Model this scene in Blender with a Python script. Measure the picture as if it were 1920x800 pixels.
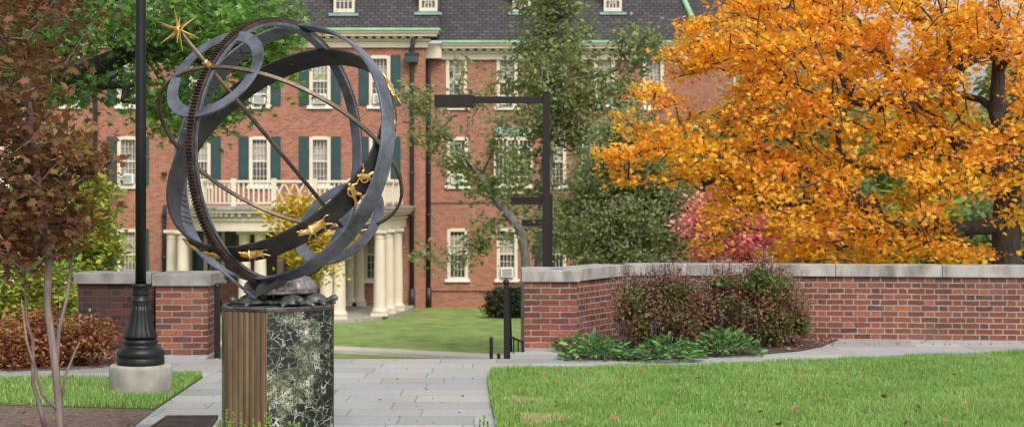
import bpy, bmesh, math, random
import numpy as np
from mathutils import Vector, Matrix, Euler

R = math.radians
random.seed(7)
RNG = np.random.default_rng(11)
scene = bpy.context.scene
for o in list(bpy.data.objects):
    bpy.data.objects.remove(o)

# ------------------------------------------------------------------ camera, sky, sun, exposure
FPX = 3200.0          # focal length in photo pixels (1920 wide)
CAMZ = 1.75
cam_d = bpy.data.cameras.new('camera')
cam = bpy.data.objects.new('camera', cam_d)
scene.collection.objects.link(cam)
cam.location = (0, 0, CAMZ)
cam.rotation_euler = (R(90), 0, 0)
cam_d.sensor_width = 36
cam_d.lens = 60
cam_d.shift_y = -40 / 1920
cam_d.clip_start = 0.1
cam_d.clip_end = 3000
cam_d.dof.use_dof = True
cam_d.dof.focus_distance = 12.6
cam_d.dof.aperture_fstop = 3.6
scene.camera = cam

world = bpy.data.worlds.new('World')
scene.world = world
world.use_nodes = True
wn = world.node_tree
wn.nodes.clear()
SUN_EL, SUN_AZ = 48, 158   # azimuth of the sun, degrees clockwise from +Y
sky = wn.nodes.new('ShaderNodeTexSky')
sky.sky_type = 'NISHITA'
sky.sun_disc = False
sky.sun_elevation = R(SUN_EL)
sky.sun_rotation = R(SUN_AZ)
sky.air_density = 1.0
sky.dust_density = 4.0
hs = wn.nodes.new('ShaderNodeHueSaturation')
hs.inputs['Saturation'].default_value = 0.38
bg = wn.nodes.new('ShaderNodeBackground')
bg.inputs['Strength'].default_value = 0.15
wo = wn.nodes.new('ShaderNodeOutputWorld')
wn.links.new(sky.outputs[0], hs.inputs['Color'])
wn.links.new(hs.outputs[0], bg.inputs['Color'])
wn.links.new(bg.outputs[0], wo.inputs['Surface'])

sun_d = bpy.data.lights.new('sun', 'SUN')
sun_d.energy = 1.5
sun_d.angle = R(16)
sun_d.color = (1.0, 0.95, 0.88)
sun = bpy.data.objects.new('sun', sun_d)
scene.collection.objects.link(sun)
sv = Vector((math.sin(R(SUN_AZ)) * math.cos(R(SUN_EL)), math.cos(R(SUN_AZ)) * math.cos(R(SUN_EL)), math.sin(R(SUN_EL))))
sun.rotation_euler = sv.to_track_quat('Z', 'Y').to_euler()

vs = scene.view_settings
vs.view_transform = 'Standard'
vs.look = 'None'
vs.gamma = 1
vs.use_curve_mapping = False
vs.exposure = 0.53
scene.cycles.use_denoising = True
scene.cycles.max_bounces = 6
scene.cycles.transparent_max_bounces = 8
scene.render.film_transparent = False
scene.cycles.filter_width = 1.05
scene.cycles.adaptive_threshold = 0.008

# ------------------------------------------------------------------ helpers
COL = scene.collection
def PX(px, py, d):
    """point of the place seen at photo pixel px,py at distance d"""
    return Vector(((px - 960) / FPX * d, d, CAMZ - (py - 360) / FPX * d))
def gnd(py, z=0.0):
    return (CAMZ - z) * FPX / (py - 360)
def GP(px, py, z=0.0):
    d = gnd(py, z)
    return Vector(((px - 960) / FPX * d, d, z))

def tag(o, label=None, cat=None, group=None, kind=None):
    if label: o['label'] = label
    if cat: o['category'] = cat
    if group: o['group'] = group
    if kind: o['kind'] = kind
    return o
def thing(name, loc, label, cat, group=None, rz=0):
    o = bpy.data.objects.new(name, None)
    o.empty_display_size = 0.2
    COL.objects.link(o)
    o.location = loc
    o.rotation_euler = (0, 0, rz)
    tag(o, label, cat, group)
    bpy.context.view_layer.update()
    return o
def link(name, me, mat, parent=None, smooth=False, keep=True):
    o = bpy.data.objects.new(name, me)
    COL.objects.link(o)
    if mat is not None:
        for m in (mat if isinstance(mat, (list, tuple)) else [mat]):
            me.materials.append(m)
    if smooth:
        me.polygons.foreach_set('use_smooth', [True] * len(me.polygons))
    if parent is not None:
        o.parent = parent
        if keep:
            bpy.context.view_layer.update()
            o.matrix_parent_inverse = parent.matrix_world.inverted()
    return o
def copy_tree(o, parent=None):
    c = o.copy()
    COL.objects.link(c)
    if parent is not None:
        c.parent = parent
    for ch in list(o.children):
        copy_tree(ch, c)
    return c

def np_mesh(name, V, F, uv=None, mat_idx=None):
    """V (n,3), F (m,k) constant k"""
    V = np.asarray(V, dtype=np.float32); F = np.asarray(F, dtype=np.int32)
    me = bpy.data.meshes.new(name)
    k = F.shape[1]
    me.vertices.add(len(V)); me.vertices.foreach_set('co', V.ravel())
    me.loops.add(F.size); me.loops.foreach_set('vertex_index', F.ravel())
    me.polygons.add(len(F))
    me.polygons.foreach_set('loop_start', np.arange(0, F.size, k, dtype=np.int32))
    me.polygons.foreach_set('loop_total', np.full(len(F), k, dtype=np.int32))
    if mat_idx is not None:
        me.polygons.foreach_set('material_index', np.asarray(mat_idx, dtype=np.int32))
    if uv is not None:
        u = me.uv_layers.new(name='UVMap')
        u.data.foreach_set('uv', np.asarray(uv, dtype=np.float32).ravel())
    me.update(calc_edges=True)
    return me

class MB:
    """collects shapes in one mesh, with uv in metres by box projection"""
    def __init__(self):
        self.v = []; self.f = []; self.sm = []
    def add(self, verts, faces, smooth=False):
        b = len(self.v)
        self.v += [Vector(p) for p in verts]
        for f in faces:
            self.f.append(tuple(i + b for i in f)); self.sm.append(smooth)
        return self
    def box(self, lo, hi, M=None):
        x0, y0, z0 = lo; x1, y1, z1 = hi
        vs_ = [Vector(p) for p in ((x0,y0,z0),(x1,y0,z0),(x1,y1,z0),(x0,y1,z0),(x0,y0,z1),(x1,y0,z1),(x1,y1,z1),(x0,y1,z1))]
        if M is not None: vs_ = [M @ p for p in vs_]
        return self.add(vs_, [(3,2,1,0),(4,5,6,7),(0,1,5,4),(1,2,6,5),(2,3,7,6),(3,0,4,7)])
    def tube(self, pts, rad, n=8, cap=True, smooth=True):
        pts = [Vector(p) for p in pts]
        if not isinstance(rad, (list, tuple)): rad = [rad] * len(pts)
        rings = []; up = None
        for i, p in enumerate(pts):
            t = (pts[min(i+1, len(pts)-1)] - pts[max(i-1, 0)]).normalized()
            if up is None:
                a = Vector((0,0,1)) if abs(t.z) < .9 else Vector((1,0,0))
                up = (a - t * a.dot(t)).normalized()
            else:
                up = (up - t * up.dot(t)).normalized()
            s = t.cross(up)
            rings.append([p + (up * math.cos(2*math.pi*k/n) + s * math.sin(2*math.pi*k/n)) * rad[i] for k in range(n)])
        vv = [q for r_ in rings for q in r_]
        ff = []
        for i in range(len(pts)-1):
            for k in range(n):
                a, b = i*n+k, i*n+(k+1)%n
                ff.append((a, b, b+n, a+n))
        self.add(vv, ff, smooth)
        if cap:
            b0 = len(self.v) - len(vv)
            self.f.append(tuple(b0+k for k in reversed(range(n)))); self.sm.append(False)
            self.f.append(tuple(b0+(len(pts)-1)*n+k for k in range(n))); self.sm.append(False)
        return self
    def lathe(self, prof, n=32, c=(0,0,0), M=None, mod=None, smooth=True):
        """prof list of (r,z); mod(angle,z)->radius factor"""
        vv = []; c = Vector(c)
        for (r_, z) in prof:
            for k in range(n):
                a = 2*math.pi*k/n
                rr = r_ * (mod(a, z) if mod else 1)
                p = Vector((rr*math.cos(a), rr*math.sin(a), z))
                if M is not None: p = M @ p
                vv.append(p + c)
        ff = []
        for i in range(len(prof)-1):
            for k in range(n):
                a, b = i*n+k, i*n+(k+1)%n
                ff.append((a, b, b+n, a+n))
        b0 = len(self.v)
        self.add(vv, ff, smooth)
        self.f.append(tuple(b0+k for k in reversed(range(n)))); self.sm.append(False)
        self.f.append(tuple(b0+(len(prof)-1)*n+k for k in range(n))); self.sm.append(False)
        return self
    def build(self, name, mat, parent=None, bevel=0, label=None):
        me = bpy.data.meshes.new(name)
        me.from_pydata([tuple(p) for p in self.v], [], self.f)
        me.polygons.foreach_set('use_smooth', self.sm)
        uvl = me.uv_layers.new(name='UVMap')
        for p in me.polygons:
            nn = p.normal
            ax = max(range(3), key=lambda i: abs(nn[i]))
            for li in p.loop_indices:
                co = me.vertices[me.loops[li].vertex_index].co
                if ax == 2: uv = (co.x, co.y)
                elif ax == 1: uv = (co.x, co.z)
                else: uv = (co.y, co.z)
                uvl.data[li].uv = uv
        o = link(name, me, mat, parent)
        if bevel:
            m = o.modifiers.new('bevel', 'BEVEL'); m.width = bevel; m.segments = 2; m.limit_method = 'ANGLE'
        if label: o['label'] = label
        return o

# ------------------------------------------------------------------ materials
def new_mat(name):
    m = bpy.data.materials.new(name); m.use_nodes = True
    nt = m.node_tree; nt.nodes.clear()
    out = nt.nodes.new('ShaderNodeOutputMaterial')
    b = nt.nodes.new('ShaderNodeBsdfPrincipled')
    nt.links.new(b.outputs[0], out.inputs['Surface'])
    return m, nt, b, out
def N(nt, t, **kw):
    n = nt.nodes.new(t)
    for k, v in kw.items(): setattr(n, k, v)
    return n
def mth(nt, op, a, b=None, c=None):
    n = nt.nodes.new('ShaderNodeMath'); n.operation = op
    for i, x in enumerate((a, b, c)):
        if x is None: continue
        if isinstance(x, (int, float)): n.inputs[i].default_value = x
        else: nt.links.new(x, n.inputs[i])
    return n.outputs[0]
def ramp(nt, fac, stops, interp='LINEAR'):
    n = nt.nodes.new('ShaderNodeValToRGB'); n.color_ramp.interpolation = interp
    cr = n.color_ramp
    while len(cr.elements) < len(stops): cr.elements.new(0.5)
    for e, (p, c) in zip(cr.elements, stops):
        e.position = p; e.color = (c[0], c[1], c[2], 1)
    nt.links.new(fac, n.inputs[0])
    return n.outputs[0]
def mix(nt, fac, a, b, bt='MIX'):
    n = nt.nodes.new('ShaderNodeMix'); n.data_type = 'RGBA'; n.blend_type = bt
    for s, x in ((0, fac), (6, a), (7, b)):
        if isinstance(x, (int, float)): n.inputs[s].default_value = x
        elif isinstance(x, (tuple, list)): n.inputs[s].default_value = (x[0], x[1], x[2], 1)
        else: nt.links.new(x, n.inputs[s])
    return n.outputs[2]
def noise(nt, vec, scale, detail=4, rough=.55, dist=0):
    n = nt.nodes.new('ShaderNodeTexNoise'); n.inputs['Scale'].default_value = scale
    n.inputs['Detail'].default_value = detail; n.inputs['Roughness'].default_value = rough
    n.inputs['Distortion'].default_value = dist
    if vec is not None: nt.links.new(vec, n.inputs['Vector'])
    return n.outputs[0]
def bump(nt, b, h, strength=.3, dist=.01):
    n = nt.nodes.new('ShaderNodeBump'); n.inputs['Strength'].default_value = strength; n.inputs['Distance'].default_value = dist
    nt.links.new(h, n.inputs['Height']); nt.links.new(n.outputs[0], b.inputs['Normal'])
def pos(nt):
    return nt.nodes.new('ShaderNodeNewGeometry').outputs['Position']
def objco(nt):
    return nt.nodes.new('ShaderNodeTexCoord').outputs['Object']

def simple(name, col, rough=.6, metal=0, var=.25, scale=6, bmp=.1, col2=None, spec=.5, stretch=None):
    m, nt, b, out = new_mat(name)
    co = objco(nt)
    if stretch:
        mp = N(nt, 'ShaderNodeMapping'); mp.inputs['Scale'].default_value = stretch
        nt.links.new(co, mp.inputs[0]); co = mp.outputs[0]
    f = noise(nt, co, scale, 6)
    c2 = col2 or tuple(min(1, c * (1 + var)) for c in col)
    c1 = tuple(c * (1 - var) for c in col) if col2 is None else col
    nt.links.new(ramp(nt, f, [(.3, c1), (.7, c2)]), b.inputs['Base Color'])
    b.inputs['Roughness'].default_value = rough; b.inputs['Metallic'].default_value = metal
    b.inputs['Specular IOR Level'].default_value = spec
    if bmp:
        bump(nt, b, noise(nt, co, scale * 8, 4), bmp, .004)
    return m

def brick_mat(name, course, L, H, mort, stops, mortar_col, rnd_off=False, rough=.85, bstr=.6, stain=.35, shift=None, warp=.004, mvar=.5, stain_col=(.04,.035,.03), bloom=.25):
    """bricks or flags laid in the metre uv: stretcher L and header H in every row"""
    m, nt, b, out = new_mat(name)
    uv = N(nt, 'ShaderNodeUVMap').outputs[0]
    sep = N(nt, 'ShaderNodeSeparateXYZ'); nt.links.new(uv, sep.inputs[0])
    P3 = pos(nt)
    wv = mth(nt, 'MULTIPLY', mth(nt, 'SUBTRACT', noise(nt, P3, 9, 2), .5), warp * 2)
    u = mth(nt, 'ADD', sep.outputs[0], wv); v = mth(nt, 'ADD', sep.outputs[1], wv)
    vr = mth(nt, 'DIVIDE', v, course)
    row = mth(nt, 'FLOOR', vr); fv = mth(nt, 'MULTIPLY', mth(nt, 'FRACT', vr), course)
    Pd = L + H
    if rnd_off:
        wn_ = N(nt, 'ShaderNodeTexWhiteNoise', noise_dimensions='1D'); nt.links.new(row, wn_.inputs['W'])
        off = mth(nt, 'MULTIPLY', wn_.outputs[0], Pd)
    else:
        s_ = shift if shift is not None else Pd / 2
        off = mth(nt, 'MULTIPLY', mth(nt, 'MODULO', mth(nt, 'ABSOLUTE', row), 2), s_)
    uu = mth(nt, 'DIVIDE', mth(nt, 'ADD', u, off), Pd)
    cell = mth(nt, 'FLOOR', uu); t = mth(nt, 'MULTIPLY', mth(nt, 'FRACT', uu), Pd)
    hd = mth(nt, 'GREATER_THAN', t, L)
    a = mth(nt, 'SUBTRACT', t, mth(nt, 'MULTIPLY', hd, L))
    ln = mth(nt, 'ADD', L, mth(nt, 'MULTIPLY', hd, H - L))
    # distance to the brick's edge
    du = mth(nt, 'MINIMUM', a, mth(nt, 'SUBTRACT', ln, a))
    dv = mth(nt, 'MINIMUM', fv, mth(nt, 'SUBTRACT', course, fv))
    de = mth(nt, 'MINIMUM', du, dv)
    de = mth(nt, 'ADD', de, mth(nt, 'MULTIPLY', mth(nt, 'SUBTRACT', noise(nt, P3, 45, 4, .7), .5), mort * 1.1))
    mr = N(nt, 'ShaderNodeMapRange'); mr.interpolation_type = 'SMOOTHSTEP'
    nt.links.new(de, mr.inputs[0]); mr.inputs[1].default_value = mort * .35; mr.inputs[2].default_value = mort * .65
    face = mr.outputs[0]
    idn = mth(nt, 'ADD', mth(nt, 'MULTIPLY', cell, 2), hd)
    cmb = N(nt, 'ShaderNodeCombineXYZ'); nt.links.new(idn, cmb.inputs[0]); nt.links.new(row, cmb.inputs[1])
    wn2 = N(nt, 'ShaderNodeTexWhiteNoise', noise_dimensions='2D'); nt.links.new(cmb.outputs[0], wn2.inputs['Vector'])
    bc = ramp(nt, wn2.outputs[0], stops)
    fine = noise(nt, P3, 35, 5, .7)
    bc = mix(nt, .35, bc, ramp(nt, fine, [(.3, (.25,.25,.25)), (.7, (.85,.85,.85))]), 'OVERLAY')
    mc = mix(nt, mvar, mortar_col, ramp(nt, noise(nt, P3, 5, 4), [(.35, tuple(c*.45 for c in mortar_col)), (.65, mortar_col)]))
    col = mix(nt, face, mc, bc)
    st = ramp(nt, noise(nt, P3, 1.3, 6, .65), [(.5, (0,0,0)), (.75, (1,1,1))])
    stf = mth(nt, 'MULTIPLY', N(nt, 'ShaderNodeRGBToBW').outputs[0], stain)
    bw = [n for n in nt.nodes if n.bl_idname == 'ShaderNodeRGBToBW'][-1]; nt.links.new(st, bw.inputs[0])
    col = mix(nt, stf, col, stain_col)
    blm = nt.nodes.new('ShaderNodeMapRange'); nt.links.new(noise(nt, P3, 2.6, 7, .75), blm.inputs[0])
    blm.inputs[1].default_value = .54; blm.inputs[2].default_value = .78; blm.inputs[4].default_value = bloom
    col = mix(nt, blm.outputs[0], col, mortar_col)
    nt.links.new(col, b.inputs['Base Color'])
    b.inputs['Roughness'].default_value = rough
    b.inputs['Specular IOR Level'].default_value = .3
    h = mth(nt, 'ADD', face, mth(nt, 'MULTIPLY', fine, .3))
    bump(nt, b, h, bstr, .006)
    return m

def leaf_mat(name, stops, trans=.35, nscale=.8, mixr=.55, rough=.55):
    m, nt, b, out = new_mat(name)
    g = nt.nodes.new('ShaderNodeNewGeometry')
    rnd = g.outputs['Random Per Island']
    n1 = noise(nt, g.outputs['Position'], nscale, 3, .6)
    n1 = mth(nt, 'MULTIPLY_ADD', n1, 2.2, -.6)
    f = mth(nt, 'ADD', mth(nt, 'MULTIPLY', rnd, mixr), mth(nt, 'MULTIPLY', n1, 1 - mixr))
    c = ramp(nt, f, stops)
    nt.links.new(c, b.inputs['Base Color'])
    b.inputs['Roughness'].default_value = rough
    b.inputs['Specular IOR Level'].default_value = .35
    tr = nt.nodes.new('ShaderNodeBsdfTranslucent'); nt.links.new(c, tr.inputs[0])
    ms = nt.nodes.new('ShaderNodeMixShader'); ms.inputs[0].default_value = trans
    nt.links.new(b.outputs[0], ms.inputs[1]); nt.links.new(tr.outputs[0], ms.inputs[2])
    nt.links.new(ms.outputs[0], out.inputs['Surface'])
    return m

M = {}
BR = [(0, (.075,.036,.030)), (.2, (.118,.041,.029)), (.5, (.155,.049,.031)), (.8, (.192,.061,.037)), (.95, (.225,.073,.042)), (1, (.28,.088,.043))]
M['brick_flemish'] = brick_mat('garden_brick', .0677, .207, .108, .016, BR, (.30,.25,.20), stain=.5, warp=.008)
M['brick_run'] = brick_mat('pier_brick', .0677, .215, .215, .015, BR, (.27,.225,.185), shift=.107, stain=.5, warp=.008)
M['brick_dark'] = brick_mat('dark_wall_brick', .0677, .213, .112, .013, [(0, (.025,.014,.013)), (.5, (.060,.022,.018)), (1, (.10,.033,.024))], (.075,.06,.052), stain=.6, warp=.008)  # left wall: bricks and mortar both much darker than the other garden brick
M['brick_far'] = brick_mat('facade_brick', .075, .22, .22, .017, [(0, (.18,.058,.034)), (.5, (.265,.086,.047)), (1, (.34,.12,.068))], (.38,.28,.21), stain=.08, shift=.11, bstr=.2, warp=.002, stain_col=(.12,.04,.03))
M['flag'] = brick_mat('bluestone_flags', .46, .92, .58, .012, [(0, (.24,.245,.24)), (.2, (.29,.28,.255)), (.4, (.275,.29,.29)), (.6, (.335,.31,.275)), (.8, (.30,.31,.305)), (1, (.36,.355,.335))], (.225,.215,.19), rnd_off=True, rough=.6, bstr=.35, stain=.12, warp=.006)
M['slate'] = brick_mat('roof_slate', .17, .3, .3, .030, [(0, (.042,.037,.040)), (.5, (.052,.046,.050)), (1, (.070,.063,.067))], (.012,.011,.013), shift=.15, rough=.8, bstr=.5, stain=.10, warp=.01)
M['cap'] = simple('limestone_cap', (.13,.125,.112), .85, scale=5, bmp=.4, col2=(.43,.405,.37), stretch=(1,1,.4))
M['cap_old'] = simple('weathered_limestone', (.20,.195,.18), .85, var=.35, scale=5, bmp=.4)
M['concrete'] = simple('concrete', (.30,.28,.235), .9, var=.25, scale=7, bmp=.5)
M['cream'] = simple('cream_paint', (.60,.52,.40), .55, var=.06, scale=2, bmp=.05)
M['white'] = simple('white_paint', (.68,.66,.60), .5, var=.05, scale=2, bmp=.03)
M['shutter'] = simple('shutter_green', (.014,.048,.050), .4, var=.15, scale=3, bmp=.05)
M['verdigris'] = simple('copper_verdigris', (.24,.44,.28), .7, var=.2, scale=1.2)
M['copper_hood'] = simple('copper_hood', (.20,.32,.31), .6, var=.2, scale=1.5)
M['iron'] = simple('black_iron', (.006,.0065,.007), .45, var=.25, scale=12, bmp=.15, spec=.35)
M['pipe'] = simple('downpipe_iron', (.018,.020,.022), .5, var=.3, scale=3)
M['bronze_lamp'] = simple('dark_bronze_paint', (.013,.008,.007), .6, var=.15, scale=10, bmp=.05, spec=.3)
M['lens'] = simple('lamp_lens', (.55,.5,.4), .3, var=.05)
M['door'] = simple('door_paint', (.05,.025,.02), .4, var=.15)
M['curtain'] = simple('curtain_cloth', (.30,.29,.26), .9, var=.3, scale=9, stretch=(3,3,.3))
M['ac_grey'] = simple('plastic_grille', (.33,.34,.34), .6, var=.15, scale=8)
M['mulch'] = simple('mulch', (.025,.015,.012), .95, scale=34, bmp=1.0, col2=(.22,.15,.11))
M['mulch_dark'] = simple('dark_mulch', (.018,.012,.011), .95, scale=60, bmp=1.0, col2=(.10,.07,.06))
M['soil'] = simple('lawn_soil', (.05,.07,.022), .95, scale=30, col2=(.075,.11,.03), bmp=.6)
# glass
def glass(name, c, stops):
    m, nt, b, out = new_mat(name)
    co = objco(nt)
    f = noise(nt, co, 1.6, 3)
    nt.links.new(ramp(nt, f, stops), b.inputs['Base Color'])
    b.inputs['Roughness'].default_value = .08; b.inputs['Specular IOR Level'].default_value = .8
    bump(nt, b, noise(nt, co, .9, 1), .15, .05)
    return m
M['glass'] = glass('window_glass', None, [(.35, (.030,.035,.04)), (.6, (.07,.08,.09)), (.75, (.16,.17,.17))])
M['glass2'] = glass('curtained_glass', None, [(.35, (.10,.105,.105)), (.6, (.19,.195,.19)), (.75, (.30,.30,.28))])
M['glass3'] = glass('dark_glass', None, [(.4, (.012,.014,.018)), (.7, (.05,.06,.07))])
# sculpture metal
def patina(name, a, b_, rough=.5, metal=.6, scale=5, bmp=.25):
    m, nt, b, out = new_mat(name)
    co = objco(nt)
    f = noise(nt, co, scale, 8, .65, .4); g = noise(nt, co, scale * 6, 4, .7)
    c = ramp(nt, f, [(.32, a), (.68, b_)])
    c = mix(nt, .4, c, ramp(nt, g, [(.35, (.3,.3,.3)), (.7, (.75,.75,.75))]), 'OVERLAY')
    nt.links.new(c, b.inputs['Base Color'])
    b.inputs['Metallic'].default_value = metal
    nt.links.new(ramp(nt, g, [(.3, (rough-.1,)*3), (.7, (rough+.15,)*3)]), b.inputs['Roughness'])
    bump(nt, b, g, bmp, .002)
    return m
M['band'] = patina('blue_grey_patina', (.060,.060,.068), (.215,.235,.280), .42, .5, 3.5)
M['band_dark'] = patina('dark_bronze_patina', (.022,.020,.020), (.065,.060,.058), .45, .5, 5)
M['gear'] = patina('brown_gear_bronze', (.035,.023,.018), (.12,.080,.060), .5, .5, 14)
M['oldgold'] = patina('worn_brass', (.085,.065,.045), (.20,.155,.105), .5, .6, 10)
M['gold'] = patina('gilding', (.62,.36,.10), (.85,.55,.20), .32, .85, 8, .15)
M['turtle'] = patina('turtle_bronze', (.045,.048,.046), (.19,.20,.19), .42, .35, 25)
M['dome'] = patina('base_bronze', (.09,.078,.074), (.34,.31,.30), .42, .3, 14)
M['plaque'] = patina('plaque_bronze', (.030,.022,.020), (.085,.062,.052), .5, .5, 20)
def flute_mat():
    m, nt, b, out = new_mat('fluted_bronze_panel')
    co = objco(nt)
    mp = N(nt, 'ShaderNodeMapping'); mp.inputs['Scale'].default_value = (9, 9, .5); nt.links.new(co, mp.inputs[0])
    f = noise(nt, mp.outputs[0], 3, 6, .6); g = noise(nt, co, 18, 6, .7)
    c = ramp(nt, f, [(.3, (.095,.060,.030)), (.5, (.145,.098,.050)), (.7, (.21,.150,.082))])
    c = mix(nt, .35, c, ramp(nt, g, [(.3, (.25,.25,.25)), (.7, (.75,.75,.75))]), 'OVERLAY')
    nt.links.new(c, b.inputs['Base Color']); b.inputs['Metallic'].default_value = .35; b.inputs['Roughness'].default_value = .5
    bump(nt, b, g, .15, .002)
    return m
M['flute'] = flute_mat()
def marble():
    m, nt, b, out = new_mat('dark_green_breccia_marble')
    co = objco(nt)
    nz = N(nt, 'ShaderNodeTexNoise'); nz.inputs['Scale'].default_value = 4.5; nz.inputs['Detail'].default_value = 5; nt.links.new(co, nz.inputs['Vector'])
    va = N(nt, 'ShaderNodeVectorMath', operation='MULTIPLY_ADD'); nt.links.new(nz.outputs['Color'], va.inputs[0]); va.inputs[1].default_value = (.13,.13,.13); nt.links.new(co, va.inputs[2])
    def vor(scale, rnd=1):
        v = N(nt, 'ShaderNodeTexVoronoi', feature='DISTANCE_TO_EDGE'); v.inputs['Scale'].default_value = scale; v.inputs['Randomness'].default_value = rnd
        nt.links.new(va.outputs[0], v.inputs['Vector']); return v.outputs[0]
    big = vor(4.4); med = vor(21); sml = vor(58)
    dens = noise(nt, co, 3.4, 4, .65)
    wob = noise(nt, co, 26, 4, .7)
    l1 = ramp(nt, mth(nt, 'ADD', big, mth(nt, 'MULTIPLY', wob, .03)), [(.014, (1,1,1)), (.030, (0,0,0))])
    l2 = ramp(nt, mth(nt, 'ADD', med, mth(nt, 'MULTIPLY', wob, .26)), [(.13, (1,1,1)), (.20, (0,0,0))])
    l3 = ramp(nt, mth(nt, 'ADD', sml, mth(nt, 'MULTIPLY', wob, .35)), [(.25, (1,1,1)), (.33, (0,0,0))])
    dm = ramp(nt, dens, [(.36, (0,0,0)), (.44, (1,1,1))])
    ds = ramp(nt, dens, [(.53, (0,0,0)), (.57, (1,1,1))])
    veins = mix(nt, 1, l1, mix(nt, 1, l2, dm, 'MULTIPLY'), 'SCREEN')
    veins = mix(nt, 1, veins, mix(nt, 1, l3, ds, 'MULTIPLY'), 'SCREEN')
    veins = mix(nt, 1, veins, ramp(nt, noise(nt, co, 19, 6, .7), [(.40, (.08,.08,.08)), (.60, (1,1,1))]), 'MULTIPLY')
    base = ramp(nt, noise(nt, co, 7, 6, .7), [(.35, (.006,.009,.008)), (.6, (.013,.018,.014)), (.8, (.045,.055,.032))])
    dsf = mth(nt, 'MULTIPLY', N(nt, 'ShaderNodeRGBToBW').outputs[0], .18); nt.links.new(ds, [n for n in nt.nodes if n.bl_idname == 'ShaderNodeRGBToBW'][-1].inputs[0])
    base = mix(nt, dsf, base, (.10,.11,.06))
    vc = ramp(nt, noise(nt, co, 9, 4), [(.40, (.20,.22,.13)), (.52, (.36,.37,.27)), (.66, (.66,.65,.57))])
    nt.links.new(mix(nt, veins, base, vc), b.inputs['Base Color'])
    b.inputs['Roughness'].default_value = .28
    bump(nt, b, wob, .04, .002)
    return m
M['marble'] = marble()
def bark(name, a, b_):
    m, nt, b, out = new_mat(name)
    co = pos(nt); mp = N(nt, 'ShaderNodeMapping'); mp.inputs['Scale'].default_value = (9, 9, 1.6); nt.links.new(co, mp.inputs[0])
    f = noise(nt, mp.outputs[0], 2.5, 6, .7)
    nt.links.new(ramp(nt, f, [(.35, a), (.65, b_)]), b.inputs['Base Color']); b.inputs['Roughness'].default_value = .9
    bump(nt, b, f, .8, .02)
    return m
M['bark'] = bark('maple_bark', (.020,.015,.013), (.085,.068,.058))
M['bark_dark'] = bark('oak_bark', (.012,.010,.010), (.045,.038,.035))
M['bark_pale'] = bark('young_bark', (.11,.08,.068), (.25,.19,.165))
M['bark_grey'] = bark('grey_bark', (.07,.062,.055), (.20,.18,.16))
M['lf_maple'] = leaf_mat('orange_maple_leaf', [(0, (.80,.19,.11)), (.15, (.88,.31,.08)), (.38, (.91,.43,.034)), (.72, (.91,.53,.034)), (.9, (.80,.56,.05)), (1, (.42,.46,.08))], .5, .9, .55)
M['lf_pink'] = leaf_mat('pink_leaf', [(0, (.60,.12,.16)), (.5, (.80,.26,.27)), (1, (.85,.45,.34))], .35)
M['lf_oak'] = leaf_mat('oak_leaf', [(0, (.07,.15,.03)), (.5, (.15,.30,.06)), (.85, (.25,.43,.09)), (.97, (.33,.45,.09)), (1, (.60,.30,.06))], .5, .7, .75)
M['lf_red'] = leaf_mat('red_brown_leaf', [(0, (.095,.050,.030)), (.3, (.175,.080,.040)), (.5, (.26,.115,.045)), (.68, (.19,.145,.05)), (.9, (.42,.22,.06)), (1, (.25,.26,.06))], .5, 1.6, .5)
M['lf_yel'] = leaf_mat('yellow_leaf', [(0, (.25,.30,.04)), (.4, (.55,.42,.04)), (1, (.72,.45,.04))], .4, 1.2)
M['lf_yelgreen'] = leaf_mat('yellow_green_leaf', [(0, (.14,.24,.03)), (.5, (.27,.36,.05)), (.85, (.50,.42,.06)), (1, (.62,.36,.04))], .4, 1.4)
M['lf_green'] = leaf_mat('mid_green_leaf', [(0, (.125,.18,.06)), (.45, (.23,.29,.10)), (.85, (.35,.38,.14)), (.96, (.43,.36,.14)), (1, (.62,.28,.16))], .5, .6, .6)
M['lf_sage'] = leaf_mat('dark_conifer_leaf', [(0, (.12,.17,.07)), (.5, (.23,.28,.11)), (.9, (.37,.37,.15)), (1, (.50,.38,.16))], .5, .5, .6)
M['lf_bush'] = leaf_mat('purple_brown_leaf', [(0, (.11,.055,.050)), (.28, (.22,.095,.072)), (.48, (.30,.15,.09)), (.62, (.27,.20,.09)), (.78, (.19,.24,.07)), (1, (.15,.28,.055))], .45, 2.6, .35)
M['lf_olive'] = leaf_mat('olive_green_leaf', [(0, (.07,.10,.028)), (.5, (.12,.17,.04)), (1, (.22,.25,.07))], .45, 3, .6)
M['lf_burn'] = leaf_mat('rust_shrub_leaf', [(0, (.10,.035,.025)), (.35, (.20,.068,.032)), (.65, (.31,.13,.04)), (.85, (.33,.22,.06)), (1, (.20,.24,.05))], .35, 2.4, .6)
M['lf_salvia'] = leaf_mat('fresh_green_leaf', [(0, (.05,.12,.03)), (.5, (.10,.23,.055)), (.85, (.19,.34,.10)), (1, (.36,.40,.14))], .3, 5, .75)
M['lf_box'] = leaf_mat('bright_box_leaf', [(0, (.12,.30,.02)), (1, (.32,.50,.05))], .4, 3, .8)
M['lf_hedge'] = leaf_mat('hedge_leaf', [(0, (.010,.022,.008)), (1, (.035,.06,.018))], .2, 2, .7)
M['seed'] = leaf_mat('dry_seed_head', [(0, (.20,.12,.10)), (1, (.42,.32,.27))], .2, 4, .8)
M['purple'] = leaf_mat('purple_flower', [(0, (.12,.06,.30)), (1, (.26,.16,.50))], .3, 4, .8)
M['stem'] = simple('woody_stem', (.06,.04,.03), .8)
M['grass'] = leaf_mat('lawn_grass', [(0, (.09,.17,.030)), (.4, (.21,.37,.080)), (.78, (.36,.55,.15)), (.93, (.55,.62,.28)), (1, (.68,.60,.36))], .4, .9, .78)
M['dry_leaf'] = leaf_mat('dry_leaf', [(0, (.14,.055,.025)), (.5, (.27,.12,.05)), (1, (.42,.23,.12))], .2, 20, .8)
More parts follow.
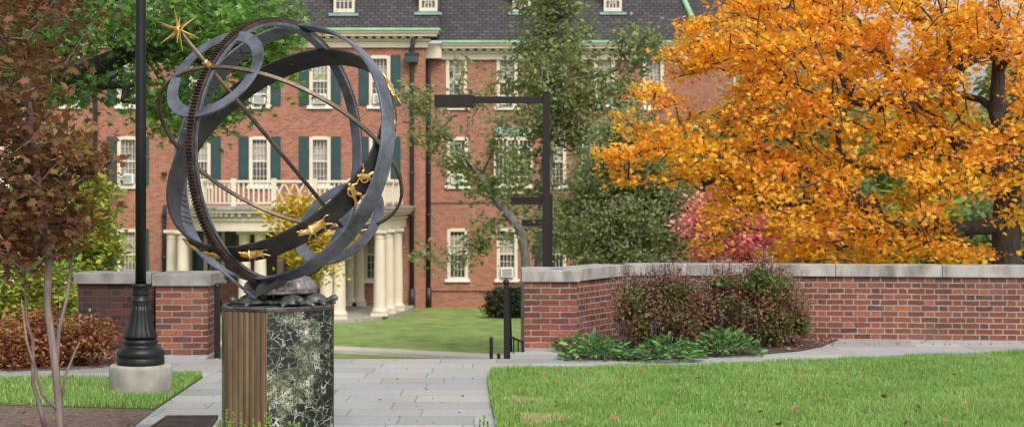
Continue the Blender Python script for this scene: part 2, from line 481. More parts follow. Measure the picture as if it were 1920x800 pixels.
M['lawn_far'] = simple('far_lawn', (.085,.150,.028), .95, scale=1.6, col2=(.23,.30,.075), bmp=1.0)

# ------------------------------------------------------------------ foliage tools
def star_leaf(lobes, inner, tip=1.0, elong=1.0):
    """lobed leaf, fan around the middle"""
    pts = []
    n = len(lobes)
    for i, (a, r_) in enumerate(lobes):
        pts.append((r_ * math.sin(R(a)), r_ * math.cos(R(a)) * elong))
        if i < n - 1:
            am = (a + lobes[i+1][0]) / 2
            pts.append((inner * math.sin(R(am)), inner * math.cos(R(am)) * elong))
    pts.append((0, -.25))
    V = [(0, .1)] + pts
    F = [(0, i, i+1) for i in range(1, len(pts))] + [(0, len(pts), 1)]
    return np.array(V, float), np.array(F, int)
SH = {}
SH['maple'] = star_leaf([(-130, .55), (-75, .85), (-35, .75), (0, 1.0), (35, .75), (75, .85), (130, .55)], .42)
SH['oak'] = star_leaf([(-125, .6), (-70, .75), (-28, .8), (0, 1.15), (28, .8), (70, .75), (125, .6)], .25)
SH['maple_lo'] = star_leaf([(-100, .7), (-42, .8), (0, 1.0), (42, .8), (100, .7)], .5)
SH['oval'] = (np.array([(0,-1),(.42,-.35),(.45,.25),(0,1),(-.45,.25),(-.42,-.35)], float), np.array([(0,1,5),(1,2,5),(2,4,5),(2,3,4)], int))
SH['quad'] = (np.array([(0,-1),(.6,0),(0,1),(-.6,0)], float), np.array([(0,1,3),(1,2,3)], int))
SH['lance'] = (np.array([(0,0),(.36,.8),(.30,1.5),(0,2.0),(-.30,1.5),(-.36,.8)], float), np.array([(0,1,5),(1,2,5),(2,4,5),(2,3,4)], int))

def leaf_cloud(name, P, size, shape, mat, parent=None, up=.5, bend=.35, sizevar=.35, rng=RNG, D=None, seed_tilt=None):
    """many leaves at points P in one mesh; D optional axis directions for the leaf's length"""
    T, F = SH[shape]
    n = len(P)
    nrm = rng.normal(size=(n, 3)); nrm /= np.linalg.norm(nrm, axis=1, keepdims=True)
    nrm[:, 2] = np.abs(nrm[:, 2]) + up
    nrm /= np.linalg.norm(nrm, axis=1, keepdims=True)
    ax = rng.normal(size=(n, 3)) if D is None else np.array(D, float)
    ax -= nrm * (ax * nrm).sum(1, keepdims=True) if D is None else 0
    ax /= np.linalg.norm(ax, axis=1, keepdims=True) + 1e-9
    if D is not None:
        nrm -= ax * (nrm * ax).sum(1, keepdims=True); nrm /= np.linalg.norm(nrm, axis=1, keepdims=True) + 1e-9
    sx = np.cross(ax, nrm)
    s = size * (1 + sizevar * rng.uniform(-1, 1, n))
    x = T[:, 0][None, :, None]; y = T[:, 1][None, :, None]
    z = -bend * (x**2 + .5 * y**2) * rng.uniform(.3, 1.4, n)[:, None, None]
    V = P[:, None, :] + s[:, None, None] * (x * sx[:, None, :] + y * ax[:, None, :] + z * nrm[:, None, :])
    V = V.reshape(-1, 3)
    FF = (F[None] + (np.arange(n) * len(T))[:, None, None]).reshape(-1, 3)
    me = np_mesh(name, V, FF)
    return link(name, me, mat, parent)

def ell(px, py, d, rx, ry, rd, n, rng=RNG, shell=0.0):
    """n points in an ellipsoid of the place; radii rx, ry given in photo pixels at that distance"""
    c = np.array(PX(px, py, d)); k = d / FPX
    u = rng.normal(size=(n, 3)); u /= np.linalg.norm(u, axis=1, keepdims=True)
    r_ = rng.uniform(shell, 1, n) ** (1/3)
    return c + u * r_[:, None] * np.array([rx * k, rd, ry * k])

def skeleton(base_pts, att, rng=RNG, step=.5, lam=.25, jit=.12, upw=.3, tip=.006, power=2.2, trunk_r=None, droop=0):
    """branches grown from a trunk polyline to every attractor. returns nodes, parents, radii, index of tips"""
    nodes = [np.array(p, float) for p in base_pts]
    par = [-1] + list(range(len(base_pts) - 1))
    pl = [0.0]
    for i in range(1, len(nodes)): pl.append(pl[-1] + np.linalg.norm(nodes[i] - nodes[i-1]) * .25)
    ref = nodes[-1]
    att = att[np.argsort(np.linalg.norm((att - nodes[len(nodes)//2]) * np.array([1, 1, .8]), axis=1))]
    A = np.zeros((len(base_pts) + len(att) * 14, 3)); L = np.zeros(len(A))
    n = len(nodes); A[:n] = nodes; L[:n] = pl
    start = max(1, int(len(base_pts) * .35))
    tips = []
    for p in att:
        d = np.linalg.norm(A[:n] - p, axis=1)
        hi = np.maximum(0, A[:n, 2] - p[2])
        cost = d + lam * L[:n] + upw * hi
        cost[:start] = 1e9
        q = int(np.argmin(cost)); dist = d[q]
        k = int(min(12, max(1, round(dist / step))))
        a = A[q].copy(); prev = q
        sag = rng.normal(0, jit * .5, 3) * min(1.5, dist)
        for j in range(1, k + 1):
            t = j / k
            pt = a + (p - a) * t + sag * math.sin(math.pi * t) + np.array([0, 0, droop * math.sin(math.pi * t) * dist])
            if j < k: pt = pt + rng.normal(0, jit * .25 * min(step, dist), 3)
            A[n] = pt; L[n] = L[prev] + np.linalg.norm(pt - A[prev]); par.append(prev); prev = n; n += 1
        tips.append(prev)
    A = A[:n]
    rp = np.zeros(n); kids = np.zeros(n, int)
    for i in range(1, n): kids[par[i]] += 1
    rp[kids == 0] = tip ** power
    for i in range(n - 1, 0, -1):
        if rp[i] == 0: rp[i] = tip ** power
        rp[par[i]] += rp[i]
    rad = rp ** (1 / power)
    if trunk_r:
        f = trunk_r / rad[1]
        rad = np.where(rad > tip * 2, tip * 2 + (rad - tip * 2) * (trunk_r - tip*2) / max(1e-6, rad[1] - tip*2), rad)
    nb = len(base_pts)
    if trunk_r:
        for i in range(nb): rad[i] = max(rad[i], trunk_r * (1 - .82 * i / nb))
    return A, par, rad, tips

def skel_mesh(name, A, par, rad, mat, parent, ns=6, flare=0):
    n = len(A); idx = np.array([i for i in range(n) if par[i] >= 0]); p = np.array([par[i] for i in idx])
    a, b = A[p], A[idx]
    d = b - a; ln = np.linalg.norm(d, axis=1, keepdims=True); d = d / (ln + 1e-9)
    ref = np.where(np.abs(d[:, 2:3]) < .9, np.array([[0, 0, 1.0]]), np.array([[1.0, 0, 0]]))
    s = np.cross(d, ref); s /= np.linalg.norm(s, axis=1, keepdims=True); t = np.cross(d, s)
    ang = np.arange(ns) * 2 * math.pi / ns
    ra = np.minimum(rad[p], rad[idx] * 1.35)[:, None, None]; rb = rad[idx][:, None, None]
    circ = s[:, None, :] * np.cos(ang)[None, :, None] + t[:, None, :] * np.sin(ang)[None, :, None]
    b2 = b + d * rad[idx][:, None] * .35
    Va = a[:, None, :] + circ * ra; Vb = b2[:, None, :] + circ * rb
    V = np.concatenate([Va, Vb], 1).reshape(-1, 3)
    m = len(idx); k = np.arange(ns)
    F0 = np.stack([k, (k+1) % ns, (k+1) % ns + ns, k + ns], 1)
    F = (F0[None] + (np.arange(m) * 2 * ns)[:, None, None]).reshape(-1, 4)
    me = np_mesh(name, V, F)
    return link(name, me, mat, parent, smooth=True)

def tree(name, label, cat, base, trunk_pts, att, leaf, size, shape, per, spread, bark_m, group=None, trunk_r=.2, up=.6,
         step=.5, lam=.25, flat=.55, jit=.12, tip=.006, ns=6, twigleaf=.3, seed=1, upw=.3, droop=0, bend=.35, extra=None, keepfrac=1.0, power=2.2):
    rng = np.random.default_rng(seed)
    t = thing(name, base, label, cat, group)
    A, par, rad, tips = skeleton([base] + trunk_pts, att, rng, step, lam, jit, upw, tip, power, trunk_r=trunk_r, droop=droop)
    skel_mesh('trunk', A, par, rad, bark_m, t, ns)
    T = A[tips]
    if keepfrac < 1: T = T[rng.uniform(size=len(T)) < keepfrac]
    P = np.repeat(T, per, 0)
    P = P + rng.normal(size=P.shape) * np.array([spread, spread, spread * flat])
    thin = np.array([i for i in range(1, len(A)) if rad[i] < tip * 3.2])
    if twigleaf and len(thin):
        q = rng.choice(thin, int(len(P) * twigleaf))
        pa = np.array(par)[q]; u = rng.uniform(size=(len(q), 1))
        Q = A[q] * u + A[pa] * (1 - u) + rng.normal(size=(len(q), 3)) * spread * .35
        P = np.concatenate([P, Q])
    if extra is not None: P = np.concatenate([P, extra])
    leaf_cloud('crown', P, size, shape, leaf, t, up=up, rng=rng, bend=bend)
    return t

# ------------------------------------------------------------------ the setting: ground
LOW = -2.95
def sheet(name, pts, z, mat, kind='structure', parent=None, thick=0):
    mb = MB()
    n = len(pts)
    if thick:
        mb.add([(p[0], p[1], z - thick) for p in pts] + [(p[0], p[1], z) for p in pts],
               [tuple(range(n, 2*n))] + [((i+1) % n, i, i+n, (i+1) % n + n)[::-1] for i in range(n)])
    else:
        mb.add([(p[0], p[1], z) for p in pts], [tuple(range(n))])
    o = mb.build(name, mat, parent)
    if kind: o['kind'] = kind
    return o
sheet('ground', [(-1500, -300), (1500, -300), (1500, 2500), (-1500, 2500)], LOW - .02, M['lawn_far'])
# lower lawn with gentle swell rising to the facade
def lawn_grid():
    xs = np.linspace(-30, 30, 61); ys = np.linspace(24, 69, 60)
    V = []; 
    for y in ys:
        for x in xs:
            V.append((x, y, LOW + .05 * math.sin(x * .35) * math.sin(y * .3)))
    F = [(j*61+i, j*61+i+1, (j+1)*61+i+1, (j+1)*61+i) for j in range(59) for i in range(60)]
    me = np_mesh('lower_lawn', V, F)
    o = link('lower_lawn', me, M['lawn_far'], None, smooth=True); o['kind'] = 'structure'
lawn_grid()
# concrete walk on the lower lawn
a, b = GP(560, 645, LOW + .07), GP(1010, 667, LOW + .07)
a2, b2 = GP(560, 655, LOW + .07), GP(1010, 680, LOW + .07)
m_walk = simple('concrete_walk', (.48,.43,.37), .9, var=.12)
dv_ = (b - a).normalized()
a0, b0 = a - dv_ * 14, b + dv_ * 14
nv = Vector((dv_.y, -dv_.x, 0)) * 1.1
sheet('path', [a0 + nv, b0 + nv, b0, a0], LOW + .075, m_walk, thick=.1)
# terrace
EDGE = 17.95
TER = [(-22, -4), (22, -4), (22, 20.9), (.14, 20.9), (.14, 18.7), (-.02, 18.7), (-.02, EDGE), (-3.23, EDGE), (-3.23, 19.6), (-22, 19.6)]
sheet('terrace_paving', TER, 0, M['flag'], thick=3.0)
# steps down to the lower lawn (hidden behind the edge)
mb = MB()
for i in range(17):
    mb.box((-3.2, EDGE + .02 + i * .33, LOW - .02), (.10 , EDGE + .02 + (i + 1) * .33, -.17 * (i + 1)))
mb.build('steps', M['concrete'])['kind'] = 'structure'

# lawns on the terrace
RL = [GP(921, 696), GP(1100, 694), GP(1300, 689), GP(1500, 682), GP(1700, 672), GP(1960, 663), Vector((10, 18.6, 0)), Vector((10, 8, 0)), Vector((-.02, 8, 0)), Vector((-.10, 12.2, 0)), GP(921, 760), GP(914, 715)]
LL = [Vector((-12, 15.9, 0)), GP(60, 713), GP(200, 713), GP(372, 704), GP(380, 708), GP(288, 770), Vector((-4.5, 14.0, 0)), Vector((-12, 14.2, 0))]
def poly_pts(poly, n, rng, ylim=None):
    P = np.array([(p.x, p.y) for p in poly]); lo = P.min(0); hi = P.max(0)
    if ylim: lo[1] = max(lo[1], ylim)
    out = []
    while sum(map(len, out)) < n:
        q = rng.uniform(lo, hi, (n, 2)); ins = np.zeros(n, bool); j = len(P) - 1
        for i in range(len(P)):
            c = ((P[i,1] > q[:,1]) != (P[j,1] > q[:,1])) & (q[:,0] < (P[j,0]-P[i,0]) * (q[:,1]-P[i,1]) / (P[j,1]-P[i,1] + 1e-12) + P[i,0])
            ins ^= c; j = i
        out.append(q[ins])
    return np.concatenate(out)[:n]
def grass(name, poly, n, rng, label_mat, h=.055, w=.0035, ylim=None, z=.02, xlim=None):
    q = poly_pts(poly, n, rng, ylim)
    if xlim: q = q[(q[:, 0] > xlim[0]) & (q[:, 0] < xlim[1])]
    n = len(q)
    hh = h * rng.uniform(.45, 1.35, n) * (1 + .35 * np.sin(q[:, 0] * 5 + np.sin(q[:, 1] * 4)) * np.sin(q[:, 1] * 7))
    a = rng.uniform(0, 2*math.pi, n); lean = rng.uniform(.1, .9, n) * hh; la = rng.uniform(0, 2*math.pi, n)
    ww = w * rng.uniform(.7, 1.4, n)
    base = np.stack([q[:, 0], q[:, 1], np.full(n, z)], 1)
    side = np.stack([np.cos(a), np.sin(a), np.zeros(n)], 1) * ww[:, None]
    mid = base + np.stack([np.cos(la) * lean * .35, np.sin(la) * lean * .35, hh * .6], 1)
    tip = base + np.stack([np.cos(la) * lean, np.sin(la) * lean, hh], 1)
    V = np.stack([base - side, base + side, mid + side * .8, mid - side * .8, tip], 1).reshape(-1, 3)
    k = (np.arange(n) * 5)[:, None]
    F = np.concatenate([k + np.array([[0, 1, 2]]), k + np.array([[0, 2, 3]]), k + np.array([[3, 2, 4]])], 0)
    o = link(name, np_mesh(name, V, F), label_mat)
    o['kind'] = 'stuff'
    return o
sheet('lawn', RL, .02, M['soil'], thick=.02)
sheet('lawn', LL, .02, M['soil'], thick=.02)
grass('grass', RL, 420000, np.random.default_rng(1), M['grass'], h=.042, w=.0024, ylim=12.0, xlim=(-1, 7))
grass('grass', LL, 75000, np.random.default_rng(2), M['grass'], xlim=(-7, 0), h=.045, w=.0026)
M['straw'] = leaf_mat('dry_grass', [(0, (.36,.28,.13)), (.6, (.58,.49,.27)), (1, (.45,.46,.18))], .3, 3, .7)
for k_, (px_c, py_c, rr_) in enumerate([(965, 795, .42), (948, 760, .26)]):
    c_ = GP(px_c, py_c); grass('dry_grass', [c_ + Vector((math.cos(a_)*rr_*(1+.25*math.sin(3*a_+k_)), math.sin(a_)*rr_*.8, 0)) for a_ in np.linspace(0, 2*math.pi, 14)[:-1] if c_.x + math.cos(a_)*rr_ > -.12], int(2600*rr_), np.random.default_rng(200+k_), M['straw'], h=.045, w=.0024)
# mulch beds
ML = [Vector((-12, 14.2, 0)), Vector((-4.5, 14.0, 0)), GP(288, 770), GP(250, 800), Vector((-2.5, 10.2, 0)), Vector((-2.2, 8, 0)), Vector((-12, 8, 0))]
sheet('mulch_bed', ML, .012, M['mulch'], kind='structure', thick=.012)
MS = [Vector((-12, 16.7, 0)), GP(120, 694), GP(215, 686), GP(235, 672), Vector((-4.2, 19.5, 0)), Vector((-12, 19.5, 0))]
sheet('mulch_bed', MS, .012, M['mulch'], kind='structure', thick=.012)
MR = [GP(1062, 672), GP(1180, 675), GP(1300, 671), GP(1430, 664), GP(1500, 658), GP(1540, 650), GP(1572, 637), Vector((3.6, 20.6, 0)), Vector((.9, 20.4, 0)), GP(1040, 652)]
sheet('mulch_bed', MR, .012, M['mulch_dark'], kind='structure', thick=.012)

# ------------------------------------------------------------------ brick garden walls
def wall_run(mb, pts, th, z0, z1):
    """wall along pts (front line), uv in metres handled later"""
    P = [Vector((p[0], p[1], 0)) for p in pts]
    offs = []
    for i, p in enumerate(P):
        t = (P[min(i+1, len(P)-1)] - P[max(i-1, 0)]).normalized()
        offs.append(p + Vector((-t.y, t.x, 0)) * th)
    n = len(P); V = []; 
    for i in range(n):
        for q in (P[i], offs[i]):
            V += [(q.x, q.y, z0), (q.x, q.y, z1)]
    F = []
    for i in range(n - 1):
        a = i*4; b = a + 4
        F += [(a, b, b+1, a+1), (a+2, a+3, b+3, b+2), (a+1, b+1, b+3, a+3), (a, a+2, b+2, b)]
    F += [(0, 1, 3, 2), (4*(n-1), 4*(n-1)+2, 4*(n-1)+3, 4*(n-1)+1)]
    mb.add(V, F)
    return P, offs
def set_uv_along(o, pts):
    """u = length along the front line, v = height, for steep faces"""
    P = [Vector((p[0], p[1])) for p in pts]
    cum = [0]
    for i in range(1, len(P)): cum.append(cum[-1] + (P[i]-P[i-1]).length)
    me = o.data; uvl = me.uv_layers[0]
    def U(co):
        best = None
        for i in range(len(P)-1):
            d = P[i+1]-P[i]; t = max(0, min(1, (Vector((co.x, co.y))-P[i]).dot(d)/d.length_squared))
            q = P[i] + d*t; ds = (Vector((co.x, co.y))-q).length
            if best is None or ds < best[0]: best = (ds, cum[i]+t*d.length)
        return best[1]
    for p in me.polygons:
        if abs(p.normal.z) < .5:
            for li in p.loop_indices:
                co = me.vertices[me.loops[li].vertex_index].co
                uvl.data[li].uv = (U(co), co.z)
CT, CB = .87, .742    # cap top and bottom
def pier(name, label, x0, x1, yf, depth, bmat, cmat, ov=.03, z0=LOW):
    t = thing(name, (x0 + (x1-x0)/2, yf + depth/2, 0), label, 'brick pier')
    MB().box((x0, yf, z0), (x1, yf+depth, CB)).build('pier_body', bmat, t)
    MB().box((x0-ov, yf-ov, CB), (x1+ov, yf+depth+ov, CT)).build('cap_stone', cmat, t, bevel=.008)
    return t
# right pier
s_ = FPX / 19.16
pier('brick_pier', 'low brick pier with pale stone cap right of the stair opening', (983-960)/s_, (1082-960)/s_, 19.16, 1.0, M['brick_run'], M['cap'])
# right wall, bending back then running across
WR = [PX(1084, 500, 19.32), PX(1128, 500, 19.95), PX(1175, 500, 20.55), PX(1260, 500, 20.62), PX(1600, 500, 20.35), PX(1920, 500, 20.1), PX(2300, 500, 19.7)]
WR = [(p.x, p.y) for p in WR]
t = thing('brick_wall', (3, 20.4, 0), 'long low brick garden wall with pale stone coping behind the reddish bushes', 'wall')
mb = MB(); wall_run(mb, WR, .38, LOW, CB); o = mb.build('wall_body', M['brick_flemish'], t); set_uv_along(o, WR)
def offset_line(pts, o_):
    P = [Vector((p[0], p[1])) for p in pts]; out = []
    for i, p in enumerate(P):
        tt = (P[min(i+1, len(P)-1)] - P[max(i-1, 0)]).normalized()
        out.append((p.x + tt.y*o_, p.y - tt.x*o_))
    return out
capline = offset_line(WR, .03)
# cut the coping into stones about 1.2 m long
def cut_line(pts, L, gap):
    P = [Vector(p) for p in pts]; cum = [0]
    for i in range(1, len(P)): cum.append(cum[-1] + (P[i]-P[i-1]).length)
    def at(s):
        for i in range(len(P)-1):
            if s <= cum[i+1] or i == len(P)-2:
                return P[i] + (P[i+1]-P[i]) * ((s-cum[i])/(cum[i+1]-cum[i]))
    out = []; s = 0
    marks = [0] + [cum[2]] ; 
    k = cum[2]
    while k < cum[-1]: k += L; marks.append(min(k, cum[-1]))
    for a_, b_ in zip(marks[:-1], marks[1:]):
        if b_ - a_ < .05: continue
        mid = [P[i] for i in range(len(P)) if a_ + .01 < cum[i] < b_ - .01]
        out.append([at(a_ + gap)] + mid + [at(b_ - gap)])
    return out
for seg in cut_line(capline, 1.24, .0035):
    mb = MB(); wall_run(mb, seg, .44, CB+.002, CT+.012); mb.build('coping_stone', M['cap'], t, bevel=.006)
# left pier and wall
s_ = FPX / 18.35
pier('brick_pier', 'low brick pier with grey stone cap just behind the lamp post', (292-960)/s_, (390-960)/s_, 18.35, .75, M['brick_run'], M['cap_old'], ov=.035)
t = thing('brick_wall', (-4.4, 18.9, 0), 'dark brick wall with grey coping left of the lamp post', 'wall')
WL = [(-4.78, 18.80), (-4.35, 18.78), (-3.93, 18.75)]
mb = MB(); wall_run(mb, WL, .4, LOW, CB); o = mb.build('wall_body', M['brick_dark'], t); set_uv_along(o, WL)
capl = offset_line(WL, .035)
for x in range(1):
    xa = -3.96; xb = -4.82
    ya = 18.715; yb = ya + .055*1.45
    mb = MB(); wall_run(mb, [(xb, 18.72 + (-3.96-xb)*.03), (xa, 18.72 + (-3.96-xa)*.03)], .46, CB, CT-.006); mb.build('coping_stone', M['cap_old'], t, bevel=.008)

# ------------------------------------------------------------------ the brick hall
YB, YL = 70.0, 69.2
SB, SL = FPX / YB, FPX / YL
def bxr(px): return (px - 960) / SB
def bxl(px): return (px - 960) / SL
hall = thing('brick_hall', (-5, 72, LOW), 'long three storey red brick hall with slate roof, dormers and curved columned portico', 'building')
# windows: (x centre, z0, z1, width, wall y, shutters, ac)
ZW = {3: (5.25, 7.26), 2: (2.02, 3.98), 1: (-1.80, .24)}
WINS = []
for px, fl in [(856, 3), (951, 3), (1042, 3), (1133, 3), (1225, 3), (858, 2), (858, 1), (951, 1), (1042, 1), (1133, 1), (1225, 1), (1042, 2), (1225, 2)]:
    WINS.append((bxr(px), *ZW[fl], .80, YB, False))
for px, fl in [(20, 3), (130, 3), (240, 3), (375, 3), (487, 3), (600, 3), (712, 3), (20, 2), (130, 2), (240, 2), (375, 2), (487, 2), (600, 2), (712, 2), (240, 1), (130, 1), (20, 1), (702, 1), (402, 1), (600, 1)]:
    WINS.append((bxl(px), *ZW[fl], .80, YL, True))
ORIELS = [(bxr(962), 2), (bxr(1125), 2)]
def wall_with_holes(name, x0, x1, z0, z1, y, holes, th=.3):
    xs = sorted({x0, x1} | {h[0] for h in holes} | {h[1] for h in holes}); zs = sorted({z0, z1} | {h[2] for h in holes} | {h[3] for h in holes})
    mb = MB()
    for i in range(len(xs)-1):
        for j in range(len(zs)-1):
            cx, cz = (xs[i]+xs[i+1])/2, (zs[j]+zs[j+1])/2
            if any(h[0] < cx < h[1] and h[2] < cz < h[3] for h in holes): continue
            mb.add([(xs[i], y, zs[j]), (xs[i+1], y, zs[j]), (xs[i+1], y, zs[j+1]), (xs[i], y, zs[j+1])], [(0,1,2,3)])
    for h in holes:
        a, b, c, d = h
        mb.add([(a,y,c),(b,y,c),(b,y,d),(a,y,d),(a,y+th,c),(b,y+th,c),(b,y+th,d),(a,y+th,d)], [(0,3,7,4),(1,5,6,2),(0,4,5,1),(3,2,6,7)])
    # ends and back
    mb.add([(x0,y,z0),(x1,y,z0),(x1,y,z1),(x0,y,z1),(x0,y+14,z0),(x1,y+14,z0),(x1,y+14,z1),(x0,y+14,z1)], [(0,3,7,4),(1,5,6,2),(4,7,6,5)])
    return mb.build(name, M['brick_far'], hall)
CORN = bxl(797)   # corner where the projecting block ends
XR = 7.2
hr = [(w[0]-w[3]/2, w[0]+w[3]/2, w[1], w[2]) for w in WINS if w[4] == YB]
hl = [(w[0]-w[3]/2, w[0]+w[3]/2, w[1], w[2]) for w in WINS if w[4] == YL]
DX = bxl(490)
hl.append((DX-.65, DX+.65, -2.75, .1))
for ox, _ in ORIELS: hr.append((ox-.75, ox+.75, 2.0, 4.0))
wall_with_holes('wall', CORN, XR, LOW - .3, 7.62, YB, hr)
wall_with_holes('wall', -27, CORN, LOW - .3, 8.05, YL, hl)
# belt course of projecting brick
mb = MB(); mb.box((CORN + .01, YB-.06, 1.32), (XR, YB - .001, 1.42)).box((CORN + .01, YB-.07, -2.28), (XR, YB-.002, -2.14)); mb.build('belt_course', M['brick_far'], hall)
def window(x, z0, z1, w, y, shut):
    """wooden casing with glazing bars, a pane behind, stone sill"""
    mb = MB(); f = .11; yf = y - .03
    mb.box((x-w/2-.03, yf, z0), (x-w/2+f, y+.12, z1)); mb.box((x+w/2-f, yf, z0), (x+w/2+.03, y+.12, z1))
    mb.box((x-w/2+f, yf + .002, z1-f), (x+w/2-f, y+.12, z1 + .03)); mb.box((x-w/2+f, yf + .002, z0), (x+w/2-f, y+.12, z0+.07))
    ins = w/2 - f; zm = (z0+z1)/2
    mb.box((x-ins, y+.06, zm-.035), (x+ins, y+.13, zm+.035))
    for k in range(1, 4):
        xx = x - ins + 2*ins*k/4
        mb.box((xx-.010, y+.08, z0+.07), (xx+.010, y+.125, z1-f))
    for k in (1, 2):
        for (a_, b_) in ((z0+.07, zm), (zm, z1-f)):
            zz = a_ + (b_-a_)*k/3
            if k == 2 or True: mb.box((x-ins, y+.083, zz-.009), (x+ins, y+.122, zz+.009))
    wo_ = mb.build('window', M['cream'], hall)
    MB().box((x-ins-.01, y+.125, z0+.02), (x+ins+.01, y+.14, z1-f)).build('pane', M[random.choice(['glass','glass','glass2','glass3'])], wo_)
    cu = MB()
    hc = (z1-z0) * random.choice([.35, .5, .0, .25])
    if hc: cu.box((x-ins+.02, y+.118, zm + .04 + 0*hc), (x+ins-.02, y+.1235, min(z1-f, zm+.04+hc))).build('blind', M['curtain'], wo_)
    MB().box((x-w/2-.12, y-.10, z0-.13), (x+w/2+.12, y+.05, z0-.001)).build('sill', M['white'], wo_)
    if shut:
        for s in (-1, 1):
            cx = x + s*(w/2 + .03 + .22)
            sb = MB(); sb.box((cx-.20, y-.05, z0+.02), (cx+.20, y-.012, z1+.02))
            for (p, q) in ((z0+.14, zm-.05), (zm+.08, z1-.10)):
                sb.box((cx-.13, y-.066, p), (cx+.13, y-.051, q))
            sb.build('shutter', M['shutter'], hall)
for w in WINS: window(*w)
# oriel windows with copper hoods
for ox, _ in ORIELS:
    mb = MB()
    yo = YB - .45
    mb.box((ox-.78, yo, 1.9), (ox+.78, YB+.1, 2.08)); mb.box((ox-.78, yo, 3.86), (ox+.78, YB+.1, 4.06))
    for xx in (-.78, -.28, .20, .70): mb.box((ox+xx, yo+.002, 2.08), (ox+xx+.08, yo+.1, 3.86))
    for s in (-1, 1): mb.box((ox+s*.74-.035, yo+.1, 2.08), (ox+s*.74+.035, YB+.1, 3.86))
    for k in range(1, 6): mb.box((ox-.70, yo+.03, 2.08+k*.3-.014), (ox+.70, yo+.06, 2.08+k*.3+.014))
    for k in range(1, 9): mb.box((ox-.74+k*.165-.012, yo+.032, 2.08), (ox-.74+k*.165+.012, yo+.058, 3.86))
    w_ = mb.build('oriel_window', M['cream'], hall)
    MB().box((ox-.72, yo+.065, 2.09), (ox+.72, yo+.08, 3.85)).build('pane', M['glass'], w_)
    MB().add([(ox-.85,yo-.07,4.06),(ox+.85,yo-.07,4.06),(ox+.85,YB,4.06),(ox-.85,YB,4.06),(ox-.62,YB-.05,4.42),(ox+.62,YB-.05,4.42),(ox+.62,YB-.0,4.42),(ox-.62,YB-.0,4.42)],
             [(3,2,1,0),(4,5,6,7),(0,1,5,4),(1,2,6,5),(2,3,7,6),(3,0,4,7)]).build('hood', M['copper_hood'], w_)
    MB().box((ox-.5, yo+.15, 1.68), (ox+.5, YB, 1.9)).build('bracket', M['cream'], w_)
# cornices: stepped section run along the front
def cornice(x0, x1, y, z, ret_r=True):
    mb = MB()
    for (dz0, dz1, out) in ((-.55, -.30, .12), (-.30, -.20, .22), (-.12, 0, .50), (0, .10, .58)):
        mb.box((x0, y-out, z+dz0), (x1 + (out if ret_r else 0), y + .3, z+dz1 - .002))
    n = int((x1-x0)/.34)
    for k in range(n):
        xx = x0 + (k+.5)*(x1-x0)/n
        mb.box((xx-.09, y-.40, z-.20), (xx+.09, y-.1, z-.122))
    mb.build('cornice', M['cream'], hall)
    MB().box((x0, y-.66, z+.10), (x1 + (.64 if ret_r else 0), y+.3, z+.19)).build('gutter', M['verdigris'], hall)
cornice(-27, CORN, YL, 8.15)
cornice(CORN + .66, XR, YB, 7.72, False)
MB().box((CORN, YB-.45, 7.20), (CORN+.655, YB+.2, 7.80)).build('cornice', M['cream'], hall)
# roofs
PIT = 1.25
def roof_main():
    e = .655; z = 7.90; h = 7.5
    mb = MB()
    x0, x1 = CORN - 2, XR + .5
    run = h / PIT
    # front slope with steep hip on the right
    mb.add([(x0, YB-e, z), (x1, YB-e, z), (x1-run*.42, YB-e+run, z+h), (x0, YB-e+run, z+h)], [(0,1,2,3)])
    mb.add([(x1, YB-e, z), (x1, YB+14, z), (x1-run*.42, YB+14-run, z+h), (x1-run*.42, YB-e+run, z+h)], [(0,1,2,3)])
    mb.add([(x0, YB-e+run, z+h), (x1-run*.42, YB-e+run, z+h), (x1-run*.42, YB+14-run, z+h), (x0, YB+14-run, z+h)], [(0,1,2,3)])
    # projecting block
    zl = 8.33
    xl0, xl1 = -28, CORN + .60
    mb.add([(xl0, YL-e, zl), (xl1, YL-e, zl), (xl1, YL-e+.01+h/PIT, zl+h), (xl0, YL-e+.01+h/PIT, zl+h)], [(0,1,2,3)])
    mb.add([(xl1, YL-e, zl), (xl1, YL+14, zl), (xl1, YL-e+h/PIT, zl+h)], [(0,1,2)])
    return mb.build('roof', M['slate'], hall)
rf = roof_main()
# roof uv: rows along the slope
uvl = rf.data.uv_layers[0]
for p in rf.data.polygons:
    for li in p.loop_indices:
        co = rf.data.vertices[rf.data.loops[li].vertex_index].co
        uvl.data[li].uv = ((co.x if abs(p.normal.y) > .3 else co.y), co.z * 1.28)
hx1 = XR + .5; run = 7.5 / PIT
MB().tube([(hx1, YB-.68, 7.98), (hx1-run*.42, YB-.66+run, 15.47)], .12, 6).build('hip_flashing', M['verdigris'], hall)
